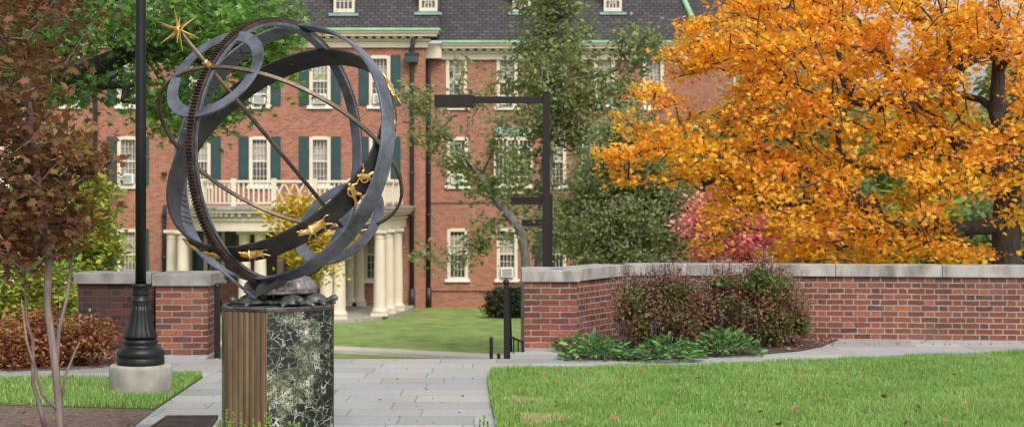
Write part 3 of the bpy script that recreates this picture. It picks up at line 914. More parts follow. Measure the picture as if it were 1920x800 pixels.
# dormers
def dormer(px, y_e, z0_, arched):
    """dormer standing on the roof slope, front face set back"""
    sill_py = 26 if not arched else 24
    k_ = (360 - sill_py) / FPX
    setb = (CAMZ + k_*y_e - z0_) / (PIT - k_) + .05
    yf = y_e + setb; s = FPX / yf
    x = (px - 960) / s; zb = CAMZ + (360 - sill_py) / s
    w, h = (.37, 1.25) if arched else (.42, 1.35)
    mb = MB()
    # cheeks and front frame
    f = .10
    mb.box((x-w, yf, zb), (x-w+f, yf+.12, zb+h)); mb.box((x+w-f, yf, zb), (x+w, yf+.12, zb+h))
    mb.box((x-w+f, yf+.002, zb), (x+w-f, yf+.12, zb+.2)); mb.box((x-w+f, yf+.002, zb+h-.3), (x+w-f, yf+.12, zb+h))
    for k in range(1, 4):
        xx = x-w+f + (2*w-2*f)*k/4; mb.box((xx-.018, yf+.04, zb+.2), (xx+.018, yf+.08, zb+h-.3))
    for k in range(1, 4): mb.box((x-w+f, yf+.042, zb+.2+k*.3), (x+w-f, yf+.078, zb+.225+k*.3))
    mb.add([(x-w, yf+.1, zb), (x-w, yf+.1+h/PIT+.1, zb+h), (x-w, yf+.1, zb+h)], [(0,1,2)])
    mb.add([(x+w, yf+.1, zb), (x+w, yf+.1+h/PIT+.1, zb+h), (x+w, yf+.1, zb+h)], [(0,2,1)])
    if arched:
        for sg in (-1, 1):
            pts = [(x+sg*.2 + .14*math.cos(a_), yf+.03, zb+.34 + .16*math.sin(a_)) for a_ in np.linspace(0, math.pi, 8)]
            mb.tube(pts, .02, 5)
    d_ = mb.build('dormer', M['cream'], hall)
    MB().box((x-w+f-.01, yf+.08, zb+.19), (x+w-f+.01, yf+.1, zb+h-.29)).build('pane', M['glass'], d_)
    # barrel or gable roof
    if arched:
        rb = MB(); n = 12; V = []
        for yy in (yf-.12, yf+3):
            for k in range(n+1):
                a_ = math.pi*k/n; V.append((x+(w+.1)*math.cos(a_), yy, zb+h-.15+.5*math.sin(a_)))
        rb.add(V, [(k, k+1, k+n+2, k+n+1) for k in range(n)], True)
        rb.add([V[k] for k in range(n+1)], [tuple(range(n+1))])
        rb.build('dormer_roof', M['copper_hood'], d_)
    else:
        rb = MB(); rb.add([(x-w-.15, yf-.12, zb+h), (x+w+.15, yf-.12, zb+h), (x, yf-.12, zb+h+.6), (x-w-.15, yf+2.6, zb+h), (x+w+.15, yf+2.6, zb+h), (x, yf+2.6, zb+h+.6)], [(0,1,2), (0,2,5,3), (1,4,5,2), (0,3,4,1)])
        rb.build('dormer_roof', M['slate'], d_)
    MB().box((x-w-.18, yf-.22, zb-.11), (x+w+.18, yf+.05, zb-.001)).build('flashing', M['copper_hood'], d_)
dormer(645, YL-.66, 8.33, False)
dormer(290, YL-.66, 8.33, False)
dormer(803, YL-.66, 8.33, True)
dormer(978, YB-.66, 7.90, True)
dormer(1149, YB-.66, 7.90, True)
# downpipes
def pipe(px, y, s, z0, z1, head=False):
    x = (px-960)/s
    mb = MB(); mb.tube([(x, y-.12, z0), (x, y-.12, z1-.6), (x, y-.12, z1-.45), (x+.08, y-.35, z1)], .085, 10)
    for k in range(6): mb.tube([(x, y-.12, z0+.3+k*1.7), (x, y-.12, z0+.42+k*1.7)], .105, 10)
    mb.tube([(x, y-.12, z0), (x, y-.12, z0+.8)], .12, 10)
    p = mb.build('downpipe', M['pipe'], hall)
    if head:
        MB().box((x-.24, y-.42, 6.98), (x+.24, y-.03, 7.28)).build('rain_head', M['shutter'], p)
        MB().box((x-.28, y-.46, 7.281), (x+.28, y-.03, 7.36)).build('rain_head_rim', M['pipe'], p)
pipe(773, YL, SL, LOW, 8.0, True)
pipe(804, YB, SB, LOW, 7.4)
pipe(180, YL, SL, LOW, 8.0)
pipe(309, YL, SL, LOW, 1.2)
# door under the portico
mb = MB(); mb.box((DX-.9, YL-.06, LOW), (DX-.65, YL+.1, .35)); mb.box((DX+.65, YL-.06, LOW), (DX+.9, YL+.1, .35)); mb.box((DX-.65, YL-.058, .1), (DX+.65, YL+.1, .348))
dr = mb.build('door_frame', M['cream'], hall)
mb = MB(); mb.box((DX-.64, YL+.1, -2.75), (DX+.64, YL+.15, .1))
for (a_, b_, c_, d_) in ((-.5,-.08,-2.5,-1.5), (.08,.5,-2.5,-1.5), (-.5,-.08,-1.3,-.2), (.08,.5,-1.3,-.2)): mb.box((DX+a_, YL+.08, c_), (DX+b_, YL+.1, d_))
mb.build('door', M['door'], hall)
# portico: bowed front
PXC, PHW, PD = -8.55, 4.15, 8.0
def bow(u, hw=PHW, dp=PD):
    """u in -1..1 along the front"""
    x = hw * u
    return (PXC + x, YL - dp * max(0, 1 - abs(u)**4) ** .5)
def bow_line(off, n=48):
    hw, dp = PHW + off, PD + off
    out = []
    for k in range(n+1):
        a_ = math.pi * k / n
        u = -math.copysign(abs(math.cos(a_)) ** .5, math.cos(a_))
        out.append(bow(max(-1, min(1, u)), hw, dp))
    return out
def slab(name, off, z0, z1, mat, parent=hall):
    L_ = bow_line(off); n = len(L_)
    mb = MB()
    mb.add([(p[0], p[1], z0) for p in L_] + [(p[0], p[1], z1) for p in L_], [tuple(range(n)), tuple(reversed(range(n, 2*n)))[::-1]] + [(i, i+1, i+1+n, i+n) for i in range(n-1)])
    return mb.build(name, mat, parent)
slab('portico_floor', .45, LOW - .1, -2.82, M['concrete'])
en = slab('entablature', .12, .35, 1.0, M['cream'])
slab('architrave_band', .20, .72, .80, M['cream'], en)
slab('upper_cornice', .42, 1.0, 1.12, M['cream'], en)
slab('roof_deck', .50, 1.121, 1.20, M['cap'], en)
mb = MB()
L_ = bow_line(.28, 90)
for i in range(0, len(L_)): mb.box((L_[i][0]-.06, L_[i][1]-.06, .88), (L_[i][0]+.06, L_[i][1]+.06, .999))
mb.build('dentils', M['cream'], en)
def column(x, y, r_=.27):
    zb, zt = -2.82, .35
    mb = MB()
    mb.box((x-r_*1.35, y-r_*1.35, zb), (x+r_*1.35, y+r_*1.35, zb+.12))
    prof = [(r_*1.3, .12), (r_*1.32, .2), (r_*1.08, .26), (r_, .34)]
    for k in range(1, 9): prof.append((r_ * (1 - .16 * (k/8)**1.6), .34 + (zt-zb-.34-.34)*k/8))
    zt_ = zt - zb
    prof += [(r_*.84, zt_-.33), (r_*.95, zt_-.30), (r_*.86, zt_-.25), (r_*.88, zt_-.16), (r_*1.15, zt_-.11)]
    mb.lathe(prof, 20, (x, y, zb))
    mb.box((x-r_*1.18, y-r_*1.18, zt-.11), (x+r_*1.18, y+r_*1.18, zt-.002))
    mb.build('column', M['cream'], hall)
for px, d in [(323, 63.6), (343, 62.6), (459, 61.9), (488, 61.7), (612, 61.5), (636, 61.7), (712, 63.2), (728, 64.6), (744, 66.2), (657, 68.7), (674, 68.7), (352, 68.7)]:
    column((px-960)*d/FPX, d, .235 if d < 68 else .2)
# balustrade: rails, balusters and crossed lattice panels
mb = MB()
L_ = bow_line(-.12, 110); zt, zb = 2.18, 1.26
for i in range(len(L_)-1):
    a_, b_ = Vector((*L_[i], 0)), Vector((*L_[i+1], 0))
    if (b_-a_).length < 1e-4: continue
    for (z0, z1, h_) in ((zt-.09, zt, .07), (zb+.06, zb+.13, .05)):
        d_ = (b_-a_).normalized(); n_ = Vector((-d_.y, d_.x, 0)) * h_
        mb.add([a_-n_+Vector((0,0,z0)), b_-n_+Vector((0,0,z0)), b_+n_+Vector((0,0,z0)), a_+n_+Vector((0,0,z0)), a_-n_+Vector((0,0,z1)), b_-n_+Vector((0,0,z1)), b_+n_+Vector((0,0,z1)), a_+n_+Vector((0,0,z1))],
               [(3,2,1,0),(4,5,6,7),(0,1,5,4),(2,3,7,6)])
# positions by arc length
cum = [0]
for i in range(1, len(L_)): cum.append(cum[-1] + math.dist(L_[i], L_[i-1]))
def at_arc(s):
    i = int(np.searchsorted(cum, s)); i = max(1, min(len(L_)-1, i)); t_ = (s-cum[i-1])/(cum[i]-cum[i-1]+1e-9)
    return (L_[i-1][0]+(L_[i][0]-L_[i-1][0])*t_, L_[i-1][1]+(L_[i][1]-L_[i-1][1])*t_)
tot = cum[-1]; s = .1
npan = 14; pl_ = tot / npan
for k in range(npan+1):
    q = at_arc(k*pl_); mb.box((q[0]-.09, q[1]-.09, zb-.02), (q[0]+.09, q[1]+.09, zt+.06))
for k in range(npan):
    if k in (7,):
        m_ = 4
        for j in range(m_):
            for sg in (0, 1):
                p0 = at_arc((k + (j+sg)/m_)*pl_ ); p1 = at_arc((k + (j+1-sg)/m_)*pl_)
                mb.tube([(p0[0], p0[1], zb+.13), (p1[0], p1[1], zt-.09)], .03, 5)
    else:
        nb = 8
        for j in range(1, nb):
            q = at_arc((k + j/nb)*pl_); mb.box((q[0]-.03, q[1]-.03, zb+.13), (q[0]+.03, q[1]+.03, zt-.09))
mb.build('balustrade', M['cream'], hall)
# air conditioners
k = 0
acs = [(240, 2, 'left'), (858, 2, 'r'), (600, 3, 'l'), (487, 3, 'l'), (712, 3, 'l'), (951, 1, 'r'), (951, 3, 'r')]
names = {(240,2): 'boxy window air conditioner in the second floor window left of the lamp pole', (858,2): 'boxy window air conditioner in the second floor window right of the two downpipes',
 (600,3): 'boxy window air conditioner in the top floor window seen through the sphere', (487,3): 'boxy window air conditioner in the top floor window beside the oak leaves',
 (712,3): 'boxy window air conditioner in the top floor window left of the rain head', (951,1): 'boxy window air conditioner in the ground floor window left of the dark hedge', (951,3): 'boxy window air conditioner in the top floor window above the tallest area light'}
for px, fl, sd in acs:
    yy = YL if px < 800 else YB
    x = (px-960)*yy/FPX; z0 = ZW[fl][0] + .07
    t = thing('window_air_conditioner', (x, yy, z0), names[(px, fl)], 'air conditioner', 'window air conditioners')
    mb = MB(); mb.box((x-.26, yy-.22, z0), (x+.26, yy+.10, z0+.40)); mb.build('casing', M['white'], t, bevel=.01)
    mb = MB()
    for j in range(9): mb.box((x-.20, yy-.236, z0+.05+j*.036), (x+.20, yy-.2205, z0+.068+j*.036))
    mb.build('grille', M['ac_grey'], t)

# second wing behind to the right
wing = thing('brick_wing', (16, 92, LOW), 'far brick wing with dark slate roof glimpsed through the orange maple', 'building')
MB().box((7.5, 84, LOW), (17.2, 98, 9.0)).build('wall', M['brick_far'], wing)
MB().box((7.2, 83.6, 9.0), (17.5, 98.4, 9.35)).build('cornice', M['cream'], wing)
mb = MB(); mb.add([(7,83.4,9.35),(17.7,83.4,9.35),(17.7,98.6,9.35),(7,98.6,9.35),(8.6,88,13.5),(15.5,88,13.5),(15.5,94,13.5),(8.6,94,13.5)], [(0,1,5,4),(1,2,6,5),(2,3,7,6),(3,0,4,7),(4,5,6,7)])
mb.build('roof', M['slate'], wing)
for i in range(2):
    for z in (-1.6, 2.2, 6.0):
        x = 11.5 + i*3.2
        w_ = MB().box((x-.6, 83.95, z), (x+.6, 84.05, z+2.0)).build('window', M['cream'], wing)
        mb = MB()
        for a_ in range(3):
            for b_ in range(4): mb.box((x-.5+a_*.34, 83.93, z+.1+b_*.46), (x-.5+a_*.34+.3, 83.949, z+.1+b_*.46+.4))
        mb.build('pane', M['glass'], w_)

exec_parts = True
# ------------------------------------------------------------------ sculpture: pedestal
PC = Vector((-1.572, 11.4, 0)); PH = 1.004
ped = thing('pedestal', PC, 'six sided pedestal of green veined marble and fluted bronze panels', 'pedestal')
def ped_outline(Rr, grow=0):
    """three flat narrow sides and three bowed wide sides"""
    th0, al = -24, 23; pts = []; kinds = []
    def P_(phi, r_): return Vector((r_*math.sin(R(phi)), -r_*math.cos(R(phi)), 0))
    for k in range(3):
        c = th0 + 120*k
        A_, B_ = P_(c-al, Rr), P_(c+al, Rr)
        C_ = P_(c+120-al, Rr)
        nf = 10
        pts.append([A_ + (B_-A_)*j/nf for j in range(nf+1)])
        arc = []
        mid = P_(c+60, Rr*.885); ch = (B_+C_)/2
        for j in range(17):
            u = -1 + 2*j/16
            q = B_ + (C_-B_)*j/16 + (mid-ch)*(1-u*u)
            arc.append(q)
        kinds.append((pts[-1], arc))
    return kinds
Rp = .408
KS = ped_outline(Rp)
for fl_, arc in KS:
    # fluted bronze panel: scalloped vertical channels
    A_, B_ = fl_[0], fl_[-1]; t_ = (B_-A_).normalized(); n_ = Vector((t_.y, -t_.x, 0))
    if n_.dot((A_+B_)/2) < 0: n_ = -n_
    W_ = (B_-A_).length; nfl = 7; V = []; top = PH - .03
    prof = []
    m_ = .012
    for j in range(nfl*8+1):
        u = j/(nfl*8); w_ = (u*nfl) % 1.0; w_ = min(w_, 1-w_); d_ = -.007*math.exp(-(w_/.10)**2) - .002*(1-4*w_*w_)
        prof.append(A_ + t_*(m_ + (W_-2*m_)*u) + n_*(.004 + d_))
    prof = [A_ + n_*0, A_ + n_*.006] + prof + [B_ + n_*.006, B_ + n_*0]
    q = [PC + p + Vector((0,0,0)) for p in prof] + [PC + p + Vector((0,0,top)) for p in prof]
    n = len(prof)
    MB().add(q, [(i, i+1, i+1+n, i+n) for i in range(n-1)], True).build('fluted_panel', M['flute'], ped)
    q = [PC + p for p in arc] + [PC + p + Vector((0,0,top)) for p in arc]
    n = len(arc)
    MB().add(q, [(i, i+1, i+1+n, i+n) for i in range(n-1)], True).build('marble_panel', M['marble'], ped)
def top_slab(name, z0, z1, f, mat, par):
    ks = []
    for fl_, arc in KS:
        ks += [p*f for p in (fl_[:-1])] + [p*f for p in arc[:-1]]
    n = len(ks)
    mb = MB(); mb.add([PC+p+Vector((0,0,z0)) for p in ks] + [PC+p+Vector((0,0,z1)) for p in ks], [tuple(reversed(range(n))), tuple(range(n, 2*n))] + [(i, (i+1)%n, (i+1)%n+n, i+n) for i in range(n)])
    return mb.build(name, mat, par, bevel=.003)
top_slab('top_slab', PH-.03, PH-.012, 1.012, M['gear'], ped)
top_slab('top_plate', PH-.012, PH, .99, M['turtle'], ped)

# ------------------------------------------------------------------ sculpture: armillary sphere
SC = PX(525, 285, 11.4); KS_ = 11.4 / FPX
arm = thing('armillary_sphere', (PC.x, PC.y, PH), 'large armillary sphere sundial with gilded zodiac figures, carried by bronze turtles', 'sculpture')
wv_ = (cam.location - SC).normalized()
rv_ = Vector((0,0,1)).cross(wv_).normalized(); uv_ = wv_.cross(rv_)
def S3(x, y, z):       # right, up, toward camera, in photo pixels
    return SC + (rv_*x + uv_*y + wv_*z) * KS_
def dirv(x, y, z): return (rv_*x + uv_*y + wv_*z).normalized()
nax = dirv(-.51, .616, .60)
aax = dirv(.77, .015, .64); aax = (aax - nax*aax.dot(nax)).normalized()
eax = nax.cross(aax)
# hour ring: tilted from the zodiac ring about their shared diameter
bax = dirv(-.612, .267, .745)
def frame(ax, ref=None):
    ref = ref or (Vector((0,0,1)) if abs(ax.z) < .9 else Vector((1,0,0)))
    x = (ref - ax*ref.dot(ax)).normalized(); return x, ax.cross(x)
def band(name, mat, ax, Ro, th, w, c=SC, n=128, par=arm, bevel=.002):
    """closed band: radius Ro outside, thickness th, axial width w"""
    x, y = frame(ax); V = []
    for k in range(n):
        a_ = 2*math.pi*k/n; r_ = x*math.cos(a_) + y*math.sin(a_)
        for (rr, h) in ((Ro, -w/2), (Ro, w/2), (Ro-th, w/2), (Ro-th, -w/2)): V.append(c + r_*rr + ax*h)
    F = []
    for k in range(n):
        b_ = ((k+1) % n)*4; a_ = k*4
        for j in range(4):
            F.append((a_+j, b_+j, b_+(j+1)%4, a_+(j+1)%4))
    mb = MB(); mb.add(V, F, False); o = mb.build(name, mat, par)
    # smooth along, sharp at corners
    o.data.polygons.foreach_set('use_smooth', [True]*len(o.data.polygons))
    mod = o.modifiers.new('bevel', 'BEVEL'); mod.width = bevel; mod.segments = 2; mod.limit_method = 'ANGLE'; mod.angle_limit = R(50); mod.harden_normals = True
    return o
px_ = KS_
RZ, RH, RM, RE = 236*px_, 247*px_, 250*px_, 246*px_
band('zodiac_ring', M['band_dark'], nax, RZ, .014, .160)
band('hour_ring', M['band'], bax, RH, .016, .140)
band('meridian_ring', M['band'], aax, RM-.030, .020, .075)
# toothed gear rim
def gear():
    mb = MB(); x, y = frame(aax); nt_ = 250
    band_w = .050
    for k in range(nt_):
        a0 = 2*math.pi*k/nt_; a1 = 2*math.pi*(k+.52)/nt_
        V = []
        for (a_, rr) in ((a0, RM-.012), (a0 + .004, RM+.006), (a1 - .004, RM+.006), (a1, RM-.012)):
            r_ = x*math.cos(a_) + y*math.sin(a_)
            V += [SC + r_*rr + aax*(-band_w/2), SC + r_*rr + aax*(band_w/2)]
        mb.add(V, [(0,1,3,2), (2,3,5,4), (4,5,7,6), (0,2,4,6), (1,7,5,3)])
    return mb.build('gear_teeth', M['gear'], arm)
band('gear_rim', M['gear'], aax, RM-.010, .020, .056)
gear()
band('colure_ring', M['oldgold'], eax, RE, .018, .025)
for sg, nm in ((1, 'polar_ring'), (-1, 'polar_ring')):
    band(nm, M['band'], nax, 100*px_, 22*px_, .014, SC + nax*sg*225*px_)
# axis rod, star, finials
MB().tube([SC + nax*335*px_, SC - nax*275*px_], .014, 12).build('axis_rod', M['oldgold'], arm)
stc = SC + nax*343*px_
mb = MB()
import itertools
phi_ = (1+5**.5)/2
dirs = [Vector(v).normalized() for v in [(0,s1,s2*phi_) for s1 in (-1,1) for s2 in (-1,1)] + [(s1,s2*phi_,0) for s1 in (-1,1) for s2 in (-1,1)] + [(s2*phi_,0,s1) for s1 in (-1,1) for s2 in (-1,1)]]
rot = Euler((.5,.9,.1)).to_matrix()
for d_ in dirs:
    d_ = rot @ d_
    mb.tube([stc, stc + d_*.04, stc + d_*.14], [.014, .0085, .0015], 5, smooth=False)
mb.lathe([(.001,-.030),(.021,-.021),(.030,0),(.021,.021),(.001,.030)], 12, stc)
mb.build('star_finial', M['gold'], arm)
fp = SC + nax*252*px_
mb = MB(); mb.lathe([(.002,-.035),(.022,-.028),(.030,-.005),(.018,.012),(.024,.024),(.012,.036),(.001,.04)], 14, fp, Matrix.Rotation(0,3,'X') @ nax.to_track_quat('Z','Y').to_matrix())
mb.build('pole_knob', M['gold'], arm)
# gilded arrow tail at the lower pole
tp = SC - nax*262*px_
mb = MB(); x_, y_ = frame(nax)
for k in range(3):
    a_ = 2*math.pi*k/3; r_ = x_*math.cos(a_)+y_*math.sin(a_); q_ = nax.cross(r_)*.004
    P0 = [tp + nax*.07, tp + nax*.0 + r_*.065, tp - nax*.13 + r_*.08, tp - nax*.10]
    mb.add([p+q_ for p in P0] + [p-q_ for p in P0], [(0,1,2,3), (7,6,5,4), (0,4,5,1), (1,5,6,2), (2,6,7,3), (3,7,4,0)])
mb.build('arrow_tail', M['gold'], arm)
# skinned little figures
def skin_fig(name, joints, edges, mat, par, O, X, Y, Z, sc, sub=2, fat=1.35):
    """joints (x,y,z,r) in the local frame X,Y,Z at O; grows one continuous body"""
    me = bpy.data.meshes.new(name)
    me.from_pydata([tuple(O + (X*j[0] + Y*j[1] + Z*j[2])*sc) for j in joints], edges, [])
    o = link(name, me, mat, par)
    m = o.modifiers.new('skin', 'SKIN'); m.use_smooth_shade = True
    sv_ = me.skin_vertices[0].data
    for i, j in enumerate(joints):
        sv_[i].radius = (j[3]*sc*fat, j[3]*sc*fat)
    sv_[0].use_root = True
    s2 = o.modifiers.new('sub', 'SUBSURF'); s2.levels = sub; s2.render_levels = sub
    return o
def on_ring(ax, Rr, p_img, off=0, near=True):
    """frame on the outside of a ring at the point whose picture is nearest p_img (photo px from the sphere centre, y up)"""
    x, y = frame(ax); best = None
    for k in range(720):
        a_ = 2*math.pi*k/720; r_ = x*math.cos(a_)+y*math.sin(a_)
        if near is not None and (r_.dot(wv_) > 0) != near: continue
        ix, iy = r_.dot(rv_)*Rr/px_, r_.dot(uv_)*Rr/px_
        e = (ix-p_img[0])**2 + (iy-p_img[1])**2
        if best is None or e < best[0]: best = (e, r_)
    r_ = best[1]; t_ = ax.cross(r_).normalized()
    if t_.dot(rv_) < 0: t_ = -t_
    up_ = ax if ax.dot(uv_) > 0 else -ax
    return SC + r_*Rr + ax*off, t_, up_, r_
def beast(horn, tail_up, name, pimg, sc, ax=nax, Rr=RZ, flip=1, near=True, body=.15, mane=0):
    O, T, U, Z = on_ring(ax, Rr, pimg, near=near)
    T = T*flip
    J = [(0,.0,.10,body), (.35,.02,.10,body*1.05), (-.35,.03,.10,body*.85),      # trunk
         (.62,.16,.12,.10+mane), (.82,.26,.13,.10), (1.0,.16,.14,.055),                 # neck head muzzle
         (.42,-.22,.10,.07), (.62,-.38,.10,.042), (.70,-.50,.10,.035),                         # forelegs
         (.28,-.24,.12,.065), (.20,-.42,.12,.042), (.34,-.52,.12,.035),
         (-.50,-.18,.10,.085), (-.72,-.34,.10,.045), (-.88,-.50,.10,.035),
         (-.32,-.22,.12,.075), (-.42,-.42,.12,.042), (-.30,-.54,.12,.035),
         (-.60,.14,.10,.04), (-.80,.28*tail_up,.10,.03), (-1.0,.22*tail_up,.12,.028)]
    E = [(0,1),(0,2),(1,3),(3,4),(4,5),(1,6),(6,7),(7,8),(1,9),(9,10),(10,11),(2,12),(12,13),(13,14),(2,15),(15,16),(16,17),(2,18),(18,19),(19,20)]
    if horn:
        b = len(J); J += [(.80,.42,.15,.035), (.92,.52,.16,.02), (.70,.44,.15,.035), (.58,.36,.18,.025), (.66,.26,.2,.02)]; E += [(4,b),(b,b+1),(4,b+2),(b+2,b+3),(b+3,b+4)]
    return skin_fig(name, J, E, M['gold'], arm, O, T, U, Z, sc)
beast(True, 1, 'bull_figure', (60,-130), .118, flip=-1, body=.21)
beast(True, .6, 'ram_figure', (-42,-186), .102, flip=-1, body=.21, mane=.06)
beast(False, 1, 'lion_figure', (208,42), .13, flip=1, near=None)
beast(True, 1, 'goat_figure', (20,178), .09, flip=1, near=False)
beast(False, 1, 'archer_figure', (-140,90), .09, flip=1, near=False)
def human(name, pimg, sc, lean, flip=1, ax=nax, Rr=RZ, near=True):
    O, T, U, Z = on_ring(ax, Rr, pimg, near=near); T = T*flip
    rm = Matrix.Rotation(R(lean), 3, Z); T2, U2 = rm @ T, rm @ U
    J = [(0,0,.1,.15), (0,.28,.12,.13), (0,.55,.12,.16), (0,.74,.12,.065), (0,.95,.13,.13),
         (.22,.60,.12,.07), (.46,.50,.16,.05), (.66,.66,.18,.04), (.80,.72,.2,.035),
         (-.22,.60,.12,.07), (-.40,.32,.16,.05), (-.30,.06,.2,.04), (-.22,-.04,.2,.035),
         (.12,-.10,.12,.11), (.36,-.34,.2,.075), (.22,-.68,.14,.05), (.36,-.76,.16,.035),
         (-.12,-.10,.12,.11), (-.16,-.48,.16,.07), (-.36,-.80,.12,.05), (-.26,-.92,.14,.035)]
    E = [(0,1),(1,2),(2,3),(3,4),(2,5),(5,6),(6,7),(7,8),(2,9),(9,10),(10,11),(11,12),(0,13),(13,14),(14,15),(15,16),(0,17),(17,18),(18,19),(19,20)]
    return skin_fig(name, J, E, M['gold'], arm, O, T2, U2, Z, sc)
human('twin_figure', (130,-74), .100, -8)
human('twin_figure', (158,-46), .100, 34)
human('maiden_figure', (196,120), .13, 90, near=None)
human('water_bearer_figure', (-212,-40), .08, 90, near=None)
def fish(name, pimg, sc, flip, ax=nax, Rr=RZ):
    O, T, U, Z = on_ring(ax, Rr, pimg); T = T*flip
    J = [(0,0,.1,.16), (.35,.04,.1,.15), (.65,.05,.1,.09), (.85,.04,.1,.04), (-.35,-.02,.1,.12), (-.7,-.05,.1,.06), (-.95,.12,.1,.05), (-.95,-.2,.1,.05), (.1,.22,.1,.04), (.05,-.2,.12,.04)]
    E = [(0,1),(1,2),(2,3),(0,4),(4,5),(5,6),(5,7),(0,8),(0,9)]
    return skin_fig(name, J, E, M['gold'], arm, O, T, U, Z, sc)
fish('fish_figure', (-158,-168), .115, 1); fish('fish_figure', (-120,-194), .115, -1)
# roman numerals on the inside of the hour ring
def numeral(txt, pimg, ax=bax, Rr=RH-.016, h=.10):
    x, y = frame(ax); O, T, U, Z = on_ring(ax, Rr, pimg, near=None)
    Z = -Z; mb = MB()
    O = O + Z*.001
    strokes = []; cx = 0
    for ch in txt:
        if ch == 'I': strokes.append(((cx,-.5),(cx,.5))); cx += .42
        if ch == 'V': strokes += [((cx,.5),(cx+.26,-.5)), ((cx+.52,.5),(cx+.26,-.5))]; cx += .85
        if ch == 'X': strokes += [((cx,.5),(cx+.55,-.5)), ((cx+.55,.5),(cx,-.5))]; cx += .85
    for (p, q) in strokes:
        # read along the ring, tops toward one rim
        A_ = O + (T*(p[0]-cx/2) + U*p[1])*h; B_ = O + (T*(q[0]-cx/2) + U*q[1])*h
        mb.tube([A_, B_], .006, 5)
    return mb.build('hour_numeral', M['oldgold'], arm)
for txt, pi_ in (('IX', (-60,170)), ('VIII', (-115,120)), ('VII', (-160,60)), ('VI', (-188,8)), ('V', (-200,-45)), ('IIII', (-202,-95)), ('III', (-190,-135))):
    numeral(txt, pi_)
# struts at the foot
def bar(p, q, w, th, name='strut', mat=None):
    p, q = Vector(p), Vector(q); d_ = (q-p).normalized(); s_2 = d_.cross(wv_).normalized(); z_ = s_2.cross(d_)
    V = [c + s_2*a_*w/2 + z_*b_*th/2 for c in (p, q) for (a_, b_) in ((-1,-1),(1,-1),(1,1),(-1,1))]
    return MB().add(V, [(3,2,1,0),(4,5,6,7),(0,1,5,4),(1,2,6,5),(2,3,7,6),(3,0,4,7)]).build(name, mat or M['band'], arm, bevel=.003)
bar(S3(-120,-208,40), S3(-45,-268,75), .018, .02)
bar(S3(-48,-262,70), S3(30,-222,80), .045, .02, mat=M['band_dark'])
bar(S3(-45,-238,40), S3(-20,-262,60), .10, .05, 'saddle', M['band_dark'])
# base dome with egg pattern
DC = Vector((-1.546, PC.y, 0)); mb = MB()
def eggs(a_, z): return 1 + (.075*abs(math.sin(a_*10))**.6 - .03 if 1.10 < z < 1.165 else 0)
mb.lathe([(.225,1.075),(.242,1.082),(.246,1.092),(.236,1.097),(.238,1.105),(.234,1.12),(.226,1.14),(.214,1.157),(.205,1.166),(.206,1.172),(.200,1.180),(.185,1.186),(.12,1.188),(.05,1.192)], 192, DC, mod=eggs)
mb.build('base_dome', M['dome'], arm)
MB().lathe([(.06,1.0041),(.06,1.02),(.045,1.03),(.045,1.076)], 32, DC).build('base_core', M['turtle'], arm)
# turtles
def turtle(ang, r_, yaw):
    c = DC + Vector((math.sin(R(ang))*r_, -math.cos(R(ang))*r_, PH))
    M_ = Matrix.Translation(c) @ Matrix.Rotation(R(yaw), 4, 'Z')
    mb = MB(); n = 20; V = []; rows = 8
    for i in range(rows+1):
        ph = math.pi/2*i/rows
        for k in range(n):
            a_ = 2*math.pi*k/n
            bmp_ = 1 + .05*math.cos(a_*6)*math.sin(ph*2)*1.0
            V.append(M_ @ Vector((.105*math.cos(ph)*math.cos(a_)*bmp_, .080*math.cos(ph)*math.sin(a_)*bmp_, .022+.056*math.sin(ph)*(1+.05*math.cos(a_*3+ph*6)))))
    F = [(i*n+k, i*n+(k+1)%n, (i+1)*n+(k+1)%n, (i+1)*n+k) for i in range(rows) for k in range(n)]
    mb.add(V, F, True)
    V = [M_ @ Vector((.114*math.cos(2*math.pi*k/n)*s_2, .088*math.sin(2*math.pi*k/n)*s_2, z)) for (s_2, z) in ((.85,.010),(1,.018),(1.0,.026),(.9,.034)) for k in range(n)]
    mb.add(V, [(i*n+k, i*n+(k+1)%n, (i+1)*n+(k+1)%n, (i+1)*n+k) for i in range(3) for k in range(n)], True)
    mb.tube([M_ @ Vector(p) for p in ((.085,0,.026),(.118,0,.032),(.142,0,.046),(.160,0,.046),(.176,0,.040))], [.020,.019,.022,.021,.008], 10)
    for sx, sy in ((1,1),(1,-1),(-1,1),(-1,-1)):
        mb.tube([M_ @ Vector(p) for p in ((.06*sx,.05*sy,.022),(.088*sx,.082*sy,.022),(.112*sx,.104*sy,.010),(.126*sx,.108*sy,.006))], [.018,.017,.013,.006], 8)
    mb.tube([M_ @ Vector(p) for p in ((-.09,0,.02),(-.125,0,.014),(-.145,.01,.008))], [.010,.007,.003], 6)
    mb.build('turtle', M['turtle'], arm)
for a_ in (-48, 27, 78, 150, 222):
    turtle(a_, .225, a_ - 90)

# ------------------------------------------------------------------ lamp post
LP = PX(264, 738, FPX/216); LP = Vector((LP.x, gnd(738), 0))
lamp = thing('lamp_post', LP, 'tall black fluted lamp post standing on a round concrete footing', 'lamp post')
MB().lathe([(.262,0),(.266,.01),(.268,.23),(.262,.252),(.25,.258)], 48, LP).build('concrete_footing', M['concrete'], lamp)
zb = .258
def sc_p(y): return (y)  # heights above the footing
mb = MB()
mb.lathe([(.200,zb),(.203,zb+.01),(.203,zb+.055),(.196,zb+.062),(.203,zb+.070),(.203,zb+.105),(.192,zb+.128),(.165,zb+.150),(.138,zb+.160),(.142,zb+.178),(.146,zb+.195),(.140,zb+.212),(.128,zb+.222)], 48, LP)
mb.build('base_ring', M['iron'], lamp)
mb = MB()
def fl(a_, z): return 1 - .05*max(0, math.cos(a_*14))
mb.lathe([(.128,zb+.222),(.142,zb+.232),(.140,zb+.25),(.125,zb+.29),(.108,zb+.34),(.094,zb+.40),(.084,zb+.46),(.078,zb+.52)], 112, LP, mod=fl)
